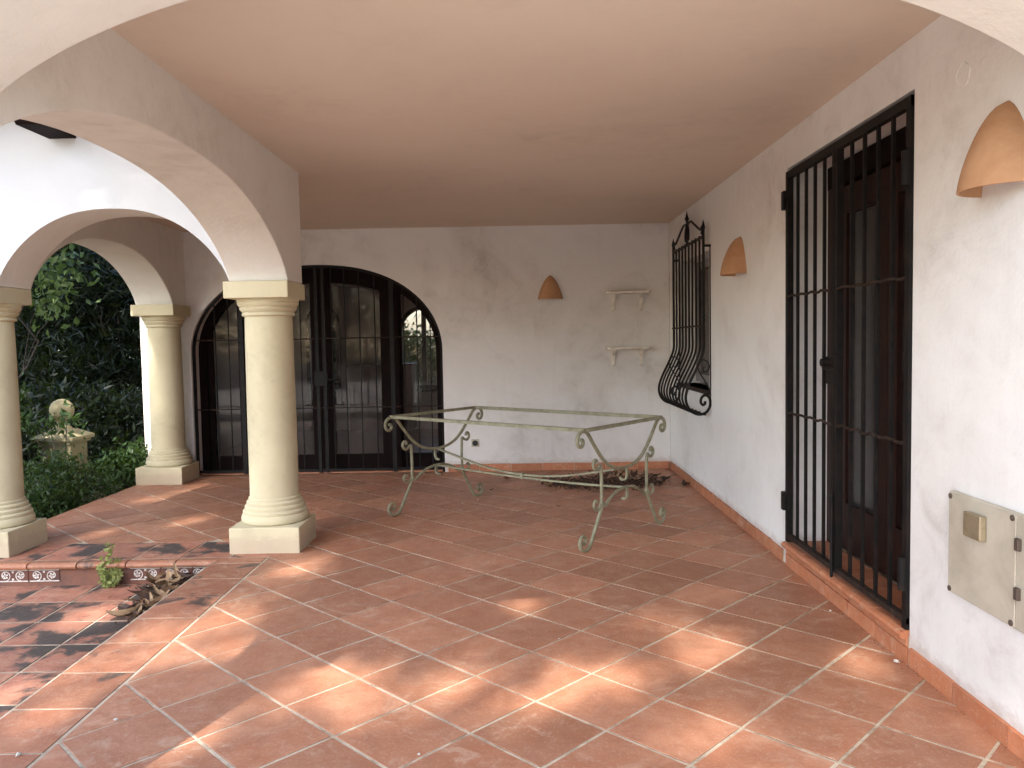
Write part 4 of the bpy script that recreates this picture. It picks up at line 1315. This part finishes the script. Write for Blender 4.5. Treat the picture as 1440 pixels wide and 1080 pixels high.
# low shrubs in front
def shrub(name, label, c, r, ncl, nl, L, asp, mat, seed, sig=.10, up=-.4, ns=5):
    t = thing(name, label, 'shrub', (0, 0, 0), 'low plants in the bed beside the porch')
    rg = np.random.default_rng(seed)
    cs = ell(rg, ncl, c, r)
    leaf_cloud('foliage', mat, cs, nl//ncl, sig, L, asp, t, seed, droop=up)
    for k in range(ns):
        e = cs[k]
        part(MB().tube([(c[0]+rnd.uniform(-.08, .08), c[1]+rnd.uniform(-.08, .08), -.25), tuple(e)], [.012, .005], 5), 'stem', 'bark', t)
    return t
shrub('fern_bush', 'bushy green fern like shrub at the porch edge in front of the ball topped pier', (-4.36, 7.2, .05), (.44, .62, .30), 60, 6500, .06, .35, 'leaf_mid', 61)
shrub('fern_bush', 'small leafy plant beside the far column plinth', (-4.25, 8.6, .02), (.30, .35, .20), 30, 1800, .08, .4, 'leaf_mid', 62)
shrub('leafy_bush', 'light green leafy bush rising behind the left column', (-5.30, 8.0, .60), (.20, .25, .42), 26, 1100, .11, .32, 'leaf_mid', 63)
shrub('leafy_bush', 'yellow green sprig hanging in front of the pier ball', (-4.70, 8.2, .56), (.16, .08, .08), 6, 80, .09, .42, 'leaf_mid', 64, ns=2)
shrub('leafy_bush', 'dark leafy bush overlapping the left half of the ball topped pier', (-5.15, 7.9, .26), (.18, .2, .32), 26, 1200, .10, .34, 'leaf_dark', 66)
shrub('leafy_bush', 'dark leafy bush behind the pier and the balustrade', (-5.2, 9.7, .3), (1.1, .5, .7), 60, 5200, .12, .3, 'leaf_dark', 65)

# ball-topped pier with balustrade
pr = thing('ball_topped_pier', 'weathered cream garden pier topped with a stone ball among the shrubs', 'pier', (-4.82, 8.55, -.33))
x, y = -4.965, 8.62
part(MB().box((x-.17, y-.17, -.33), (x+.17, y+.17, .35)), 'shaft', 'oldcream', pr, bevel=.01)
part(MB().box((x-.20, y-.20, .35), (x+.20, y+.20, .385)), 'cornice', 'oldcream', pr, bevel=.01)
part(MB().add([(x-.228, y-.228, .385), (x+.228, y-.228, .385), (x+.228, y+.228, .385), (x-.228, y+.228, .385), (x-.228, y-.228, .425), (x+.228, y-.228, .425), (x+.228, y+.228, .425), (x-.228, y+.228, .425), (x-.10, y-.10, .50), (x+.10, y-.10, .50), (x+.10, y+.10, .50), (x-.10, y+.10, .50)],
     [(0,3,2,1),(0,1,5,4),(1,2,6,5),(2,3,7,6),(3,0,4,7),(4,5,9,8),(5,6,10,9),(6,7,11,10),(7,4,8,11),(8,9,10,11)]), 'cap', 'oldcream', pr, bevel=.006)
part(MB().lathe([(.10, .498), (.092, .52), (.06, .55), (.05, .575), (.07, .60)], (x, y, 0), 24), 'neck', 'oldcream', pr)
part(MB().lathe([(.122*math.sin(PI*i/16)+.0004, .708-.122*math.cos(PI*i/16)) for i in range(17)], (x, y, 0), 28), 'ball', 'oldcream', pr)
bl = thing('garden_balustrade', 'low weathered cream balustrade running left from the ball topped pier', 'balustrade', (-5.8, 8.3, -.33))
d = Vector((-1, -.45, 0)).normalized(); n_ = Vector((-d.y, d.x, 0)); st = Vector((x-.17, y-.02, 0))
def obox(a, b, hw, z0, z1):
    vs = []
    for z in (z0, z1):
        vs += [a+n_*hw+Vector((0,0,z)), a-n_*hw+Vector((0,0,z)), b-n_*hw+Vector((0,0,z)), b+n_*hw+Vector((0,0,z))]
    return MB().add(vs, [(0,1,2,3),(4,5,6,7),(0,1,5,4),(1,2,6,5),(2,3,7,6),(3,0,4,7)])
part(obox(st, st+d*2.6, .12, .24, .33), 'coping', 'oldcream', bl, bevel=.008)
part(obox(st, st+d*2.6, .10, -.33, -.16), 'kerb', 'oldcream', bl, bevel=.006)
for k in range(10):
    c = st + d*(.22+.24*k)
    part(MB().lathe([(.06, -.16), (.06, -.13), (.035, -.11), (.07, -.02), (.065, .05), (.032, .15), (.045, .19), (.06, .20), (.06, .24)], (c.x, c.y, 0), 14), 'baluster', 'oldcream', bl)

# weed growing out of the step
wd2 = thing('weed_sprig', 'small yellow green weed growing from the foot of the patterned step', 'weed', (-2.63, 5.02, LOW))
for k, (dx, dy, hh) in enumerate([(0, 0, .27), (.045, .0, .16), (-.05, -.01, .14), (.07, -.03, .09), (-.02, -.04, .11)]):
    b0 = Vector((-2.63+dx*.4, 5.02+dy, LOW)); t0 = Vector((-2.63+dx, 5.02+dy*1.5, LOW+hh))
    part(MB().tube([b0, b0.lerp(t0, .5)+Vector((.004, 0, 0)), t0], [.004, .003, .002], 6), 'stem', 'leaf_weed', wd2)
    cs = [tuple(b0.lerp(t0, .08+.92*i/9)) for i in range(10)]
    lc = leaf_cloud('leaf_cluster', 'leaf_weed', cs, 9, .010, .032, .6, wd2, 80+k, droop=-.3)
    lc.location = -wd2.location

# garden seen through the inner room's windows
for i, (x, y) in enumerate([(-4.6, 16.8), (-2.6, 17.2), (-.6, 16.9), (1.4, 17.4)]):
    lb = ['green garden tree seen through the narrow inner window', 'green garden tree between the two inner windows', 'green tree coloured as if lit in the right inner window', 'green tree hidden beyond the inner room'][i]
    tree('garden_tree', lb, (x, y+2, -.33), 4, (x, y+2, .55), (1.5, 1.0, 1.05), 60, 7000, .16, 'leaf_lit', 90+i, sig=.3, group='trees beyond the inner room')  # lit leaf colour keeps them bright behind the windows
hg = thing('hedge', 'unseen dark hedge behind the camera, raised to keep sky out of the door glass', 'hedge', (0, 0, 0))
rg = np.random.default_rng(5)
cs = [np.array([rg.uniform(-14, 12), -16+rg.normal()*.5, rg.uniform(-.2, 4.8)]) for _ in range(760)]  # height set to hide bright sky from the glass reflections
leaf_cloud('foliage', 'leaf_dark', cs, 80, .35, .2, .45, hg, 77)
bpy.context.view_layer.update()
print('tiles', ntile)
